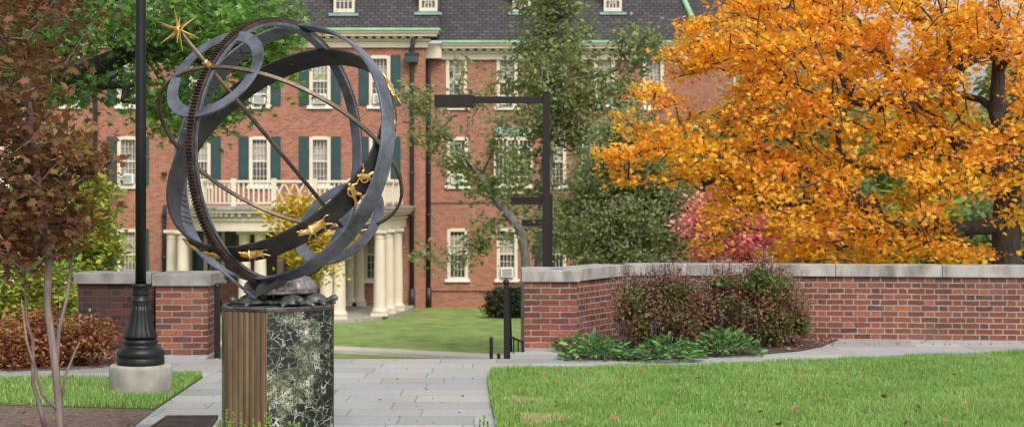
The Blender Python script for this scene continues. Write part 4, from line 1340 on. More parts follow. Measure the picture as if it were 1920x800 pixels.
mb.build('fluted_bell', M['iron'], lamp)
mb = MB()
mb.lathe([(.078,zb+.515),(.080,zb+.524),(.074,zb+.530),(.082,zb+.545),(.080,zb+.56),(.068,zb+.57),(.066,zb+.60),(.070,zb+.64),(.066,zb+.665),(.072,zb+.672),(.074,zb+.690),(.068,zb+.697),(.050,zb+.702)], 32, LP)
for k in range(8):
    a_ = 2*math.pi*k/8; mb.lathe([(.001,-.016),(.011,-.008),(.013,0),(.011,.008),(.001,.016)], 8, LP + Vector((.066*math.cos(a_), .066*math.sin(a_), zb+.615)))
mb.build('collar', M['iron'], lamp)
MB().lathe([(.0465,zb+.69),(.046,2.2),(.043,3.6),(.040,3.9)], 24, LP).build('pole', M['iron'], lamp)
mb = MB(); mb.lathe([(.04,3.9),(.08,3.93),(.10,3.97),(.10,4.02)], 24, LP); mb.build('lantern_holder', M['iron'], lamp)
MB().lathe([(.10,4.02),(.17,4.16),(.20,4.32),(.17,4.48),(.09,4.56)], 24, LP).build('globe', M['lens'], lamp)
MB().lathe([(.11,4.56),(.09,4.60),(.03,4.66),(.012,4.76),(.002,4.78)], 24, LP).build('lantern_cap', M['iron'], lamp)

# ------------------------------------------------------------------ area lights on square poles
def area_light(px, s, ytop, arm_px, head_px, head_h, label, yaw=0, pw=.108, armdrop=.05):
    d = FPX/s; x = (px-960)/s; zt = CAMZ + (360-ytop)/s
    t = thing('area_light', (x, d, LOW), label, 'street light', 'shoebox lights on square poles')
    MB().box((x-pw/2, d-pw/2, LOW), (x+pw/2, d+pw/2, zt)).build('pole', M['bronze_lamp'], t, bevel=.004)
    MB().box((x-pw/2-.008, d-pw/2-.008, zt), (x+pw/2+.008, d+pw/2+.008, zt+.02)).build('pole_cap', M['bronze_lamp'], t)
    M_ = Matrix.Translation((x, d, 0)) @ Matrix.Rotation(R(yaw), 4, 'Z')
    al = arm_px/s; hl_ = head_px/s; za = zt - armdrop
    MB().box((-pw/2-al, -.035, za-.10), (-pw/2, .035, za), M_).build('arm', M['bronze_lamp'], t, bevel=.003)
    MB().box((-pw/2-al-hl_, -.17, za-head_h+.01), (-pw/2-al, .17, za+.02), M_).build('lamp_head', M['bronze_lamp'], t, bevel=.006)
    MB().box((-pw/2-al-hl_+.05, -.13, za-head_h), (-pw/2-al-.08, .13, za-head_h+.009), M_).build('lens', M['lens'], t)
    return t
area_light(1024, 125, 175, 130, 72, .17, 'nearest and tallest brown area light on a square pole behind the wall')
area_light(1031, 96, 366, 12, 56, .135, 'middle brown area light, its head level with the horizon behind the tall pole', pw=.10)
area_light(1031, 80, 409, 2, 46, .135, 'farthest and lowest brown area light half hidden behind the tall pole', pw=.12)

# ------------------------------------------------------------------ stair handrails
def handrail(px, ytop, ybot, s, label, drop_len=2.2, side=1):
    d = FPX/s; x = (px-960)/s; zt = CAMZ-(ytop-360)/s
    t = thing('stair_handrail', (x, d, 0), label, 'handrail', 'black iron stair handrails')
    MB().box((x-.026, d-.026, 0), (x+.026, d+.026, zt-.03)).build('post', M['iron'], t, bevel=.003)
    MB().lathe([(.034,zt-.03),(.036,zt-.015),(.03,zt),(.018,zt+.012),(.004,zt+.018)], 14, (x, d, 0)).build('post_cap', M['iron'], t)
    z2 = zt - drop_len*.515
    x2 = x + side*.05
    MB().tube([(x+side*.02, d+.02, zt-.05), (x2, d+drop_len, z2-.05)], .024, 8).build('top_rail', M['iron'], t)
    for k in range(1, 9):
        u = k/8; zz = zt-.05 - u*drop_len*.515; xx = x + side*.02 + (x2-x-side*.02)*u; yy = d + .02 + u*(drop_len-.02)
        zf = -.17*math.ceil(max(0, (yy-EDGE-.02))/.33) if yy > EDGE else 0
        MB().box((xx-.009, yy-.009, zf-.01), (xx+.009, yy+.009, zz)).build('baluster', M['iron'], t)
    return t
handrail(949, 526, 673, 178, 'black iron stair handrail beside the right brick pier', side=1)
handrail(407, 533, 681, 177, 'black iron stair handrail between the left brick pier and pedestal', side=-1)
# short guard rail and low posts beyond the terrace edge
s_ = FPX/18.9
def pt(px, py, s): return ((px-960)/s, FPX/s, CAMZ-(py-360)/s)
t = thing('guard_rail', (-.02, 18.5, 0), 'short sloping black guard rail with balusters touching the right pier', 'railing')
A_, B_ = Vector(pt(957, 631, 174)), Vector(pt(981, 641, 168))
MB().tube([A_, B_], .014, 6).build('top_rail', M['iron'], t)
for u in (.25, .6, .97):
    p = A_.lerp(B_, u); MB().box((p.x-.008, p.y-.008, -.55), (p.x+.008, p.y+.008, p.z)).build('baluster', M['iron'], t)
def bollard(px, py, s, zb_, r_, label):
    x, d, zt = pt(px, py, s)
    t = thing('bollard', (x, d, zb_), label, 'bollard')
    MB().lathe([(r_, zb_), (r_, zt-.05), (r_*.9, zt-.04)], 16, (x, d, 0)).build('post', M['iron'], t)
    MB().lathe([(r_*.9, zt-.04), (r_*1.05, zt-.03), (r_*1.0, zt-.008), (r_*.5, zt)], 16, (x, d, 0)).build('cap', M['iron'], t)
bollard(921, 631, 95, LOW, .036, 'slim black post standing past the terrace edge, left of the handrail')
bollard(935, 662, 110, LOW, .03, 'low black post top just showing over the terrace edge')

# ------------------------------------------------------------------ plaque on its stone
t = thing('plaque_stone', GP(345, 880), 'low stone with a slanted dark bronze plaque left of the pedestal foot', 'plaque')
pl0, pl1 = PX(250, 824, 9.9), PX(395, 824, 9.9); pu0, pu1 = PX(313, 781, 10.35), PX(409, 781, 10.35)
pl0 = PX(240, 830, 9.9); pl1 = PX(372, 830, 9.9)
nrm_ = (pl1-pl0).cross(pu0-pl0).normalized()
def qd(a_, b_, c_, d_, lift0, lift1, name, mat, par):
    V = [p + nrm_*lift0 for p in (a_, b_, c_, d_)] + [p + nrm_*lift1 for p in (a_, b_, c_, d_)]
    return MB().add(V, [(3,2,1,0),(4,5,6,7),(0,1,5,4),(1,2,6,5),(2,3,7,6),(3,0,4,7)]).build(name, mat, par)
def bl(u, v): return (pl0.lerp(pl1, u)).lerp(pu0.lerp(pu1, u), v)
e0, e1, e2, e3 = bl(-.06,-.05), bl(1.06,-.05), bl(1.06,1.03), bl(-.06,1.03)
V = [Vector((p.x, p.y, 0)) for p in (e0,e1,e2,e3)] + [p - nrm_*.012 for p in (e0,e1,e2,e3)]
MB().add(V, [(3,2,1,0),(4,5,6,7),(0,1,5,4),(1,2,6,5),(2,3,7,6),(3,0,4,7)]).build('stone_block', M['cap'], t)
pq = qd(bl(0,0), bl(1,0), bl(1,1), bl(0,1), -.012, .006, 'plaque', M['plaque'], t)
for (u0,u1,v0,v1) in ((0,1,.95,1),(0,1,0,.05),(0,.04,.05,.95),(.96,1,.05,.95)):
    pass
mb = MB()
for (u0,u1,v0,v1) in ((0,1,.955,1),(0,1,0,.04),(0,.03,.04,.955),(.97,1,.04,.955)):
    c4 = [bl(u0,v0), bl(u1,v0), bl(u1,v1), bl(u0,v1)]
    V = [p+nrm_*.006 for p in c4] + [p+nrm_*.013 for p in c4]
    mb.add(V, [(4,5,6,7),(0,1,5,4),(1,2,6,5),(2,3,7,6),(3,0,4,7)])
rng_ = random.Random(3)
for i in range(16):
    v = .90 - i*.052; u = .08 + rng_.uniform(0, .06)
    while u < .92:
        l_ = rng_.uniform(.015, .05)
        c4 = [bl(u,v), bl(min(.93,u+l_),v), bl(min(.93,u+l_),v+.022), bl(u,v+.022)]
        V = [p+nrm_*.006 for p in c4] + [p+nrm_*.008 for p in c4]
        mb.add(V, [(4,5,6,7),(0,1,5,4),(1,2,6,5),(2,3,7,6),(3,0,4,7)]); u += l_ + .014
mb.build('raised_border', M['gear'], pq)

# ------------------------------------------------------------------ trees and plants
CC = np.concatenate
def arr(*ps): return [np.array(p, float) for p in ps]
def E(rng, *rows):
    return CC([ell(*r_, rng=rng) for r_ in rows])
# orange maple on the right
rg = np.random.default_rng(21)
DM = 27.0
att = E(rg, (1560,150,DM,260,190,2.6,330), (1380,230,DM-.4,170,150,2.0,150), (1250,300,DM-.8,110,60,1.2,55), (1210,215,DM-.5,50,70,.8,18),
        (1150,296,DM-1,36,26,.5,12), (1480,380,DM-.6,190,90,2.2,170), (1330,440,DM-.8,70,50,1.2,34), (1700,350,DM-.8,180,130,2.4,190), (1850,220,DM,160,220,2.8,260), (1780,60,DM-.5,150,100,2,90), (1380,60,DM,110,80,1.8,80),
        (1640,60,DM,220,110,2.4,150), (2050,200,DM,180,240,3,110), (1800,-80,DM,330,110,3,110), (1450,-60,DM,150,70,2,40), (1290,120,DM-.2,50,60,.8,24), (1620,470,DM-.6,260,26,1.6,90), (1420,470,DM-.6,120,22,1.2,26))
# gaps where the sky shows
dpx = (att[:,0]/att[:,1]*FPX+960); dpy = 360-(att[:,2]-CAMZ)/att[:,1]*FPX
gap = (((dpx-1690)/26)**2 + ((dpy-70)/40)**2 < 1) | (((dpx-1850)/40)**2 + ((dpy-170)/60)**2 < 1) | (((dpx-1830)/50)**2 + ((dpy-400)/45)**2 < 1) | (((dpx-1335)/50)**2+((dpy-170)/35)**2 < 1) | (((dpx-1650)/45)**2+((dpy-345)/30)**2 < 1) | ((((dpx-1370)/105)**2+((dpy-448)/52)**2 < 1) & (rg.uniform(size=len(dpx)) < .72))
att = att[~gap]
b0 = PX(1888, 500, DM); bx_, by_ = b0.x, b0.y
tree('maple_tree', 'large maple in orange autumn leaf behind the wall on the right', 'tree', (bx_, by_, LOW),
     arr((bx_+.02,by_,-1), (bx_,by_,.3), PX(1886,420,DM), PX(1893,330,DM), PX(1884,270,DM), PX(1868,210,DM+.1), PX(1872,130,DM), PX(1862,20,DM), PX(1855,-80,DM)),
     att, M['lf_maple'], .060, 'maple', 30, .15, M['bark'], trunk_r=.23, up=.35, flat=.45, seed=5, lam=.16, tip=.0085, twigleaf=.16, step=.45, keepfrac=.76, jit=.16, power=2.7)
# pink small tree behind the wall
rg = np.random.default_rng(22)
tree('dogwood_tree', 'small pink and red leaved tree low behind the orange maple', 'tree', (5.2, 36, LOW), arr((5.2,36,-2),(5.3,36,-.8),(5.2,36,.3)),
     E(rg, (1390,440,36,120,62,1.4,150), (1350,395,36,60,50,1,50), (1500,450,36,70,50,1,50)), M['lf_pink'], .06, 'oval', 34, .2, M['bark'], trunk_r=.09, seed=6)
# oak on the left, leaves overhead
rg = np.random.default_rng(23)
DO = 27.0
att = E(rg, (250,50,DO,280,90,2.4,230), (120,150,DO,150,50,1.6,70), (420,60,DO,140,80,1.8,120), (330,200,DO-.3,110,45,1.3,60), (515,60,DO,50,50,1,26), (395,215,DO-.5,50,30,.7,24),
        (540,140,DO-.2,40,40,.7,9), (-150,60,DO,220,160,2.5,110), (200,-100,DO,350,90,3,130), (60,90,DO+.3,100,80,1.5,50), (260,215,DO,60,20,.7,12), (455,180,DO-.3,30,22,.5,6))
dpx = (att[:,0]/att[:,1]*FPX+960); dpy = 360-(att[:,2]-CAMZ)/att[:,1]*FPX
att = att[~((((dpx-190)/45)**2+((dpy-115)/32)**2 < 1) | (((dpx-215)/60)**2+((dpy-215)/26)**2 < 1))]
b0 = PX(-130, 500, DO)
tree('oak_tree', 'spreading green oak whose boughs hang over the left of the facade', 'tree', (b0.x, DO, LOW),
     arr((b0.x,DO,-1), (b0.x+.1,DO,.6), PX(-110,260,DO), PX(-40,200,DO), PX(60,172,DO), PX(150,140,DO), PX(240,100,DO)),
     att, M['lf_oak'], .098, 'oak', 16, .26, M['bark_dark'], trunk_r=.24, up=.5, flat=.7, seed=7, lam=.2, tip=.008)
# young red-brown tree, near left
rg = np.random.default_rng(24)
DN = 9.4
att = E(rg, (40,120,DN,110,150,.6,120), (60,300,DN,110,110,.5,120), (90,400,DN,70,60,.35,45), (20,430,DN,90,80,.5,45), (150,280,DN,40,30,.3,16), (160,310,DN,32,26,.25,10), (100,20,DN,80,60,.5,30), (-60,200,DN,110,260,.7,110), (60,-80,DN,130,100,.6,50),
        (45,470,DN,80,50,.4,36), (-20,420,DN,80,80,.5,40))
dpx = (att[:,0]/att[:,1]*FPX+960); dpy = 360-(att[:,2]-CAMZ)/att[:,1]*FPX
att = att[~((((dpx-105)/40)**2+((dpy-75)/35)**2 < 1) | (((dpx-130)/34)**2+((dpy-205)/26)**2 < 1))]
bb = PX(112, 950, DN)
tree('young_tree', 'young tree with red brown leaves and pale stems at the left edge', 'tree', (bb.x, DN, .0),
     arr((bb.x,DN,.25), PX(111,770,DN), PX(105,700,DN), PX(98,640,DN), PX(88,570,DN), PX(92,480,DN), PX(78,380,DN), PX(60,260,DN), PX(48,120,DN), PX(40,0,DN)),
     att, M['lf_red'], .038, 'maple', 10, .085, M['bark_pale'], trunk_r=.022, up=.5, flat=.45, keepfrac=.72, seed=8, step=.14, tip=.0024, jit=.2, lam=.3)
# its two extra low stems
t = [o for o in bpy.data.objects if o.name == 'young_tree'][0]
mb = MB()
mb.tube([PX(111,770,DN), PX(80,740,DN-.05), PX(66,690,DN-.05), PX(50,640,DN-.1), PX(40,560,DN-.1)], [.012,.010,.009,.007,.004], 7)
mb.tube([PX(84,800,DN), PX(74,760,DN-.02), PX(62,718,DN), PX(62,640,DN+.1), PX(50,600,DN+.1), PX(45,480,DN+.1)], [.014,.012,.011,.009,.007,.004], 7)
mb.tube([PX(113,760,DN), PX(124,700,DN+.05), PX(140,660,DN+.05), PX(150,640,DN+.1)], [.010,.008,.006,.003], 7)
mb.tube([PX(106,690,DN), PX(110,620,DN+.05), PX(125,560,DN+.05), PX(136,480,DN+.1), PX(140,420,DN+.1)], [.014,.012,.010,.008,.004], 7)
mb.build('stem', M['bark_pale'], t)
# yellow-green small tree behind, left
rg = np.random.default_rng(25)
tree('small_tree', 'small yellow green tree behind the left end of the dark brick wall', 'tree', (PX(150,600,22).x, 22, LOW), arr((PX(150,600,22).x,22,-1.5), PX(155,600,22), PX(150,520,22), PX(150,440,22)),
     E(rg, (170,400,22,50,90,.6,50), (100,400,22,90,80,.8,50), (120,280,22,60,50,.6,14), (195,470,22,26,30,.3,14), (30,380,22,80,100,.8,34), (130,500,22,60,30,.5,16)), M['lf_yelgreen'], .05, 'oval', 22, .13, M['bark_grey'], trunk_r=.05, seed=9, step=.3, tip=.004)
rg = np.random.default_rng(33)
tree('small_tree', 'low bushy green tree behind the rust orange shrub at the left edge', 'tree', (PX(40,600,20.5).x, 20.5, 0), arr((PX(40,600,20.5).x,20.5,.2), PX(42,600,20.5), PX(40,540,20.5)),
     E(rg, (50,540,20.5,100,90,.6,110), (-60,500,20.5,90,110,.6,60), (120,560,20.5,34,60,.4,26)), M['lf_yelgreen'], .040, 'oval', 22, .13, M['bark_grey'], trunk_r=.04, seed=34, step=.3, tip=.004)
# yellow tree in front of the portico
rg = np.random.default_rng(26)
x_ = PX(585, 500, 42).x
tree('small_tree', 'slender tree with golden yellow leaves in front of the portico', 'tree', (x_, 42, LOW), arr((x_,42,-2),PX(585,540,42),PX(583,480,42),PX(578,430,42)),
     E(rg, (565,430,42,62,70,.8,46), (590,490,42,52,44,.7,34), (540,400,42,40,34,.5,14), (610,440,42,30,50,.6,14)), M['lf_yel'], .075, 'oval', 20, .22, M['bark_grey'], trunk_r=.05, seed=10)
# sparse green tree in the middle (two main stems)
rg = np.random.default_rng(27)
DG = 46.0
x_ = PX(1010, 500, DG).x
att = E(rg, (1040,110,DG,80,140,1.5,190), (1030,250,DG,60,60,1.2,46), (1090,200,DG,60,90,1.2,56), (1010,20,DG,50,70,1,40), (1150,180,DG,46,60,.8,22), (1200,90,DG,55,34,.8,36), (1190,170,DG,40,60,.8,16),
        (985,330,DG,60,60,1,26), (1040,400,DG,90,80,1.5,60), (960,180,DG,50,60,.9,14), (1000,-60,DG,80,60,1.2,50), (1060,-30,DG,50,50,1,30))
tree('deciduous_tree', 'tall loose green tree with pale forked stems in front of the right facade', 'tree', (x_, DG, LOW),
     arr((x_,DG,-1.5), PX(1016,440,DG), PX(1022,350,DG), PX(1030,260,DG), PX(1046,180,DG), PX(1050,100,DG), PX(1035,20,DG)),
     att, M['lf_green'], .080, 'quad', 15, .24, M['bark_grey'], trunk_r=.19, up=.4, seed=12, lam=.15, tip=.014, flat=.8)
rg = np.random.default_rng(28)
D2 = 44.0
x_ = PX(985, 500, D2).x
att = E(rg, (800,200,D2,26,36,.5,12), (815,260,D2,26,26,.4,12), (860,300,D2,40,28,.5,16), (900,340,D2,40,40,.5,18), (930,400,D2,50,60,.7,18), (840,480,D2,70,22,.6,12), (920,460,D2,60,30,.6,13), (775,240,D2,14,40,.3,4), (760,170,D2,16,24,.3,4), (900,200,D2,60,60,.7,10), (860,130,D2,40,40,.5,4), (960,250,D2,50,50,.7,16), (950,330,D2,40,50,.7,12), (1000,150,D2,30,90,.6,8))
tree('deciduous_tree', 'leaning sparse green tree reaching left across the brick facade', 'tree', (x_, D2, LOW),
     arr((x_,D2,-1.5), PX(985,480,D2), PX(975,430,D2), PX(950,400,D2), PX(920,360,D2), PX(895,325,D2), PX(865,285,D2), PX(830,240,D2)),
     att, M['lf_green'], .070, 'quad', 20, .19, M['bark_grey'], trunk_r=.13, up=.4, seed=13, lam=.12, tip=.009, flat=.8)
# dense darker trees right of centre
rg = np.random.default_rng(29)
x_ = PX(1190, 500, 40).x
tree('evergreen_tree', 'dense dark green tree below the left tip of the maple', 'tree', (x_, 40, LOW), arr((x_,40,-1.5), PX(1190,440,40), PX(1190,360,40), PX(1180,280,40)),
     E(rg, (1170,430,40,150,90,2,330), (1180,320,40,90,70,1.5,120), (1190,250,40,70,50,1.2,50), (1290,420,40,90,90,1.6,110), (1110,350,40,60,60,1,40)), M['lf_sage'], .048, 'oval', 52, .25, M['bark_dark'], trunk_r=.15, seed=14, tip=.008, up=.2)
# background trees to the right, beyond the maple
for i, (px, d, top, w_, mt, lab) in enumerate([(1480, 56, 130, 150, 'lf_green', 'rounded green tree far behind the left half of the maple'), (1760, 60, 170, 170, 'lf_yelgreen', 'rounded yellow green tree far behind the right half of the maple'),
        (1960, 52, 90, 150, 'lf_green', 'tall green tree far behind the maple trunk'), (1330, 60, 230, 110, 'lf_sage', 'dark tree beside the right end of the brick hall')]):
    rg = np.random.default_rng(40+i)
    b0 = PX(px, 400, d)
    tree('deciduous_tree', lab, 'tree', (b0.x, d, LOW), arr((b0.x,d,-1), PX(px,400,d), PX(px,330,d), PX(px,(top+330)/2,d)),
         E(rg, (px,(top+480)/2,d,w_,(480-top)/2,3,170)), M[mt], .17, 'quad', 30, .5, M['bark_dark'], trunk_r=.2, seed=50+i, tip=.012)
# dark clipped hedge near the facade
def shrub(name, label, cat, blobs, leaf, size, shape, n, stems=8, rng=None, group=None, base=None, extra=None, up=.4, sizevar=.35, hollow=.0, stem_mat=None, tall=None):
    """blobs: (x,y,z, rx,ry,rz) world ellipsoids"""
    rng = rng or RNG
    b = blobs[0]; base = base or (b[0], b[1], max(0, b[2]-b[5]))
    t = thing(name, base, label, cat, group)
    P = []
    vol = np.array([q[3]*q[4]*q[5] for q in blobs]); cnt = (n*vol/vol.sum()).astype(int)
    for q, c in zip(blobs, cnt):
        u = rng.normal(size=(c, 3)); u /= np.linalg.norm(u, axis=1, keepdims=True)
        r_ = rng.uniform(hollow, 1, c)**(1/2.2) * (1 + .24*np.sin(u[:,0]*7+q[0]*5)*np.sin(u[:,2]*6+q[1]) + .13*rng.normal(size=c))
        P.append(np.array(q[:3]) + u*r_[:, None]*np.array(q[3:]))
    P = np.concatenate(P); P = P[P[:, 2] > base[2]+.01]
    leaf_cloud('foliage', P, size, shape, leaf, t, up=up, rng=rng, sizevar=sizevar)
    mb = MB()
    for k in range(stems):
        tgt = P[rng.integers(len(P))]
        a0 = Vector((base[0] + rng.uniform(-1,1)*.05*len(blobs), base[1] + rng.normal()*.05, base[2])); a1 = Vector(tgt); mid = a0.lerp(a1, .5) + Vector(rng.normal(size=3)*.04)
        mb.tube([a0, mid, a1], [.008, .006, .003], 5)
    if stems: mb.build('stem', stem_mat or M['stem'], t)
    return t
c = PX(945, 545, 64)
shrub('hedge', 'dark clipped round hedge at the foot of the brick facade', 'hedge', [(c.x, 64, LOW+.55, .75, .6, .62), (c.x+.9, 64, LOW+.6, .8, .6, .62)], M['lf_hedge'], .05, 'quad', 9000, 0, np.random.default_rng(60), base=(c.x+.4, 64, LOW), hollow=.5)
# purple-brown bushes before the wall
def bushy(name, label, px0, blobs_px, d, n, seed, group=None, leaf='lf_bush'):
    rng = np.random.default_rng(seed)
    bl_ = []
    for (px, py, rx, ry, rd) in blobs_px:
        p = PX(px, py, d); k = d/FPX; bl_.append((p.x, p.y, p.z, rx*k, rd, ry*k))
    t = shrub(name, label, 'shrub', bl_, M[leaf], .020, 'oval', int(n*.8), 60, rng, base=((px0-960)*d/FPX, d, 0), up=.2, sizevar=.5)
    sub = [(q[0] + rng.uniform(-.5,.5)*q[3], q[1] - .1, q[2] + rng.uniform(-.7,.25)*q[5], q[3]*.5, q[4]*.9, q[5]*.45) for q in bl_ for _ in range(2)]
    G = []
    for q in sub:
        u = rng.normal(size=(int(n*.02), 3)); u /= np.linalg.norm(u, axis=1, keepdims=True); G.append(np.array(q[:3]) + u*(rng.uniform(0,1,len(u))**.5)[:,None]*np.array(q[3:]))
    G = np.concatenate(G); G = G[G[:,2] > .03]
    leaf_cloud('green_shoots', G, .021, 'oval', M['lf_olive'], t, rng=rng, up=.3)
    # upright twigs with dry seed heads above the crown
    pts = []; mb = MB()
    for k in range(230):
        q = bl_[rng.integers(len(bl_))]; a_ = rng.uniform(0, 2*math.pi); rr = rng.uniform(0, .85)
        x, y = q[0]+q[3]*rr*math.cos(a_), q[1]+q[4]*rr*math.sin(a_); z = q[2]+q[5]*math.sqrt(1-rr*rr)*.8
        h = rng.uniform(.04, .22)**1.0; tip = Vector((x+rng.normal()*.05 + (x-q[0])*.15, y+rng.normal()*.04, z+h))
        mb.tube([(x, y, z-.12), tip], [.0025, .0015], 4)
        if k % 2: 
            for j in range(7): pts.append(np.array(tip) + rng.normal(size=3)*np.array([.014,.014,.010]))
        for j in range(5): pts.append(np.array(tip) - np.array([0,0,h*rng.uniform(0,1)]) + rng.normal(size=3)*.014)
    mb.build('twigs', M['stem'], t)
    leaf_cloud('seed_heads', np.array(pts), .011, 'oval', M['seed'] if leaf == 'lf_bush' else M[leaf], t, rng=rng)
    return t
bushy('bush', 'reddish brown bush left of its twin, in front of the brick wall', 1245, [(1230,575,72,62,.45), (1205,600,60,50,.4), (1290,590,55,62,.4), (1185,560,36,36,.3), (1250,535,50,30,.35)], 19.2, 15000, 71)
bushy('bush', 'taller olive and red bush right of its twin, in front of the brick wall', 1420, [(1410,585,85,68,.45), (1350,560,60,50,.4), (1460,590,54,56,.4), (1440,535,56,36,.35), (1370,530,50,26,.3), (1485,575,36,46,.3), (1320,600,40,50,.3), (1500,610,22,30,.2), (1425,520,34,30,.25)], 19.4, 19000, 72)
# rust shrub on the left, before the wall
bl_ = []
for (px, py, rx, ry, rd, d) in [(120,645,95,52,.45,17.3), (170,630,50,40,.35,17.2), (30,655,80,55,.45,17.0), (70,610,60,40,.4,17.4), (-60,650,80,55,.45,17.0)]:
    p = PX(px, py, d); k = d/FPX; bl_.append((p.x, p.y, p.z, rx*k, rd, ry*k))
shrub('bush', 'rust orange shrub between the young tree and the dark brick wall', 'shrub', bl_, M['lf_burn'], .026, 'oval', 13000, 30, np.random.default_rng(73), base=(bl_[0][0], 17.2, 0), up=.3)
# green leafy clumps
def clump(px, py, w, h, d, n, label, seed, dirt=False, flowers=True):
    rng = np.random.default_rng(seed); k = d/FPX; c = PX(px, py, d); c.z = .012
    t = thing('salvia_plant', c, label, 'plant', 'leafy green plants edging the bed')
    ns = 14; P = []; Dd = []
    for i in range(n):
        a_ = rng.uniform(0, 2*math.pi); rr = w*k*rng.uniform(0, 1)**.6; 
        x, y = c.x + rr*math.cos(a_), c.y + rr*math.sin(a_)*.6
        z = .012 + h*k*rng.uniform(.05, .75)*math.sqrt(max(.05, 1-(rr/(w*k))**2))
        P.append((x, y, z)); out = rr/(w*k)
        Dd.append((math.cos(a_)*out*1.1 + rng.normal()*.35, math.sin(a_)*out*1.1 + rng.normal()*.35, .75 - .5*out + rng.normal()*.25))
    leaf_cloud('foliage', np.array(P), .034, 'lance', M['lf_salvia'], t, D=np.array(Dd), rng=rng, bend=.35, up=.6, sizevar=.6)
    if flowers:
        mb = MB(); F_ = []
        for i in range(5):
            x = c.x + rng.uniform(-1, 1)*w*k; y = c.y + rng.uniform(-.3,.5)*w*k; z = h*k*rng.uniform(.9, 1.5)
            mb.tube([(x, y, .05), (x+rng.normal()*.02, y, z)], [.0025,.0015], 4)
            for j in range(14): F_.append((x+rng.normal()*.006, y+rng.normal()*.006, z - j*.008))
        mb.build('flower_stem', M['stem'], t)
        leaf_cloud('flower_spikes', np.array(F_), .007, 'oval', M['purple'], t, rng=rng)
clump(1120, 655, 66, 56, 17.9, 620, 'green leafy clump nearest the right pier, leftmost of the bed edging', 81)
clump(1248, 660, 64, 58, 17.7, 620, 'green leafy clump in front of the left reddish bush, middle of three', 82)
clump(1362, 652, 64, 60, 18.3, 620, 'green leafy clump in front of the right bush, rightmost of the bed edging', 83)
clump(1065, 650, 26, 40, 18.8, 90, 'small thin green tuft against the right brick pier', 84)
# box sprigs at the bottom edge
def sprigs(label, spots, d, seed, leaf='lf_box'):
    rng = np.random.default_rng(seed); c = PX(spots[0][0], 360, d)
    t = thing('box_shrub', (c.x, d, 0), label, 'shrub', 'small bright green shrubs at the bottom edge')
    mb = MB(); P = []; Dd = []
    for (px, py) in spots:
        top = PX(px, py, d + rng.normal()*.05); b_ = Vector((top.x + rng.normal()*.02, top.y, 0))
        mb.tube([b_, top], [.003, .0012], 5)
        for j in range(26):
            u = 1 - (j/26)**1.2*.45; p = b_.lerp(top, u); P.append(tuple(p)); a_ = j*2.4
            Dd.append((math.cos(a_), math.sin(a_), .9))
    mb.build('stem', M['stem'], t)
    leaf_cloud('foliage', np.array(P), .012, 'oval', M[leaf], t, D=np.array(Dd), rng=rng)
sprigs('bright green sprigs rising before the foot of the pedestal', [(413,786), (425,768), (438,772), (452,774), (475,784), (498,772), (505,780), (543,790), (560,792), (430,790), (460,790), (486,792)], 9.9, 91)
sprigs('bright green sprigs at the left corner of the lawn, bottom edge', [(908,778), (900,786), (914,788), (955,786), (962,790), (945,794), (890,796), (935,796)], 9.6, 92)

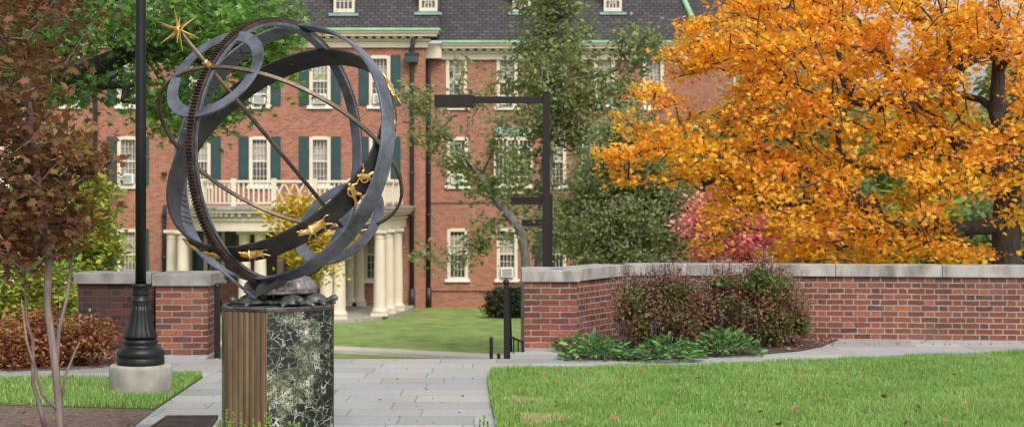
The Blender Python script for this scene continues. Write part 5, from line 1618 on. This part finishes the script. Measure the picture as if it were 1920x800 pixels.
# fallen leaves on the lawn and leaf litter in the beds
rg = np.random.default_rng(99)
lf_spots = [(1120,735,.8), (1230,770,.9), (1330,742,.8), (1425,770,.9), (1530,745,.8), (1620,772,1), (1720,760,.9), (1770,785,1), (1850,770,.9), (1880,735,.8), (1680,712,.8), (1620,690,.8), (1500,705,.8), (1310,705,.8), (1080,712,.8), (1150,780,1), (1380,775,.9), (1560,785,1), (1790,700,.8), (1095,765,.9), (1043,752,1), (1035,765,.9), (1270,712,1.1), (1278,745,1), (1205,690,.9), (1586,706,1), (1656,740,1), (1492,764,1.1), (1400,722,.8), (1900,716,1), (1460,792,1), (1810,757,.8), (1050,790,1), (1165,707,.9), (1170,722,.9), (980,730,.8), (1350,795,.9), (1755,720,.8), (1550,690,.8), (1020,696,.9), (1445,724,.8), (970,776,.9), (1830,690,.8), (1700,790,.9)]
for i, (px, py, s_) in enumerate(lf_spots):
    p = GP(px, py + 6, .06)
    T, F = SH['maple']; a_ = rg.uniform(0, 6.28); tl = Euler((rg.uniform(-.9,.5), rg.uniform(-.5,.5), a_)).to_matrix()
    V = []
    for q in T: V.append(tuple(p + tl @ Vector((q[0], q[1], .35*(q[0]**2)+.15*q[1]**2))*.05*s_ + Vector((0,0,.02))))
    me = np_mesh('fallen_leaf', V, F); o = link('fallen_leaf', me, M['dry_leaf'])
    tag(o, 'dry brown maple leaf fallen on the front lawn', 'leaf', 'fallen leaves on the lawn')
def litter(poly, n, seed, label, size=.028, z=.03):
    rng = np.random.default_rng(seed); q = poly_pts(poly, n, rng); P = np.column_stack([q, np.full(n, z) + rng.uniform(0, .02, n)])
    o = leaf_cloud('leaf_litter', P, size, 'maple_lo', M['dry_leaf'], None, up=1.2, rng=rng); o['kind'] = 'stuff'
litter([GP(1480,662), GP(1545,652), GP(1566,640), GP(1500,642), GP(1440,655)], 160, 1, '')
litter([GP(1300,668), GP(1420,664), GP(1420,656), GP(1300,660)], 60, 2, '')
litter([GP(1062,673), GP(1200,675), GP(1200,668), GP(1062,668)], 40, 3, '')
litter(ML, 900, 4, '', .022, .02)
litter(MS, 300, 5, '', .03, .03)
litter([Vector((-3.2,9,0)), Vector((0,9,0)), Vector((0,17.9,0)), Vector((-3.2,17.9,0))], 150, 6, '', .017, .008)
litter([GP(1560,642), GP(1920,640), GP(1920,648), GP(1560,650)], 60, 7, '', .022, .012)
rg = np.random.default_rng(35)
for i_, (px, d, lab) in enumerate([(1560, 47, 'low dark green tree behind the wall, seen under the middle of the maple'), (1720, 50, 'low olive tree behind the wall, seen left of the maple trunk'), (1900, 46, 'low green tree behind the wall, directly behind the maple trunk')]):
    b0 = PX(px, 480, d)
    tree('small_tree', lab, 'tree', (b0.x, d, LOW), arr((b0.x,d,-1.8), PX(px,480,d), PX(px,430,d)),
         E(rg, (px,440,d,110,75,1.6,120)), M[['lf_sage','lf_yelgreen','lf_green'][i_]], .12, 'quad', 30, .35, M['bark_dark'], trunk_r=.12, seed=70+i_, tip=.01)
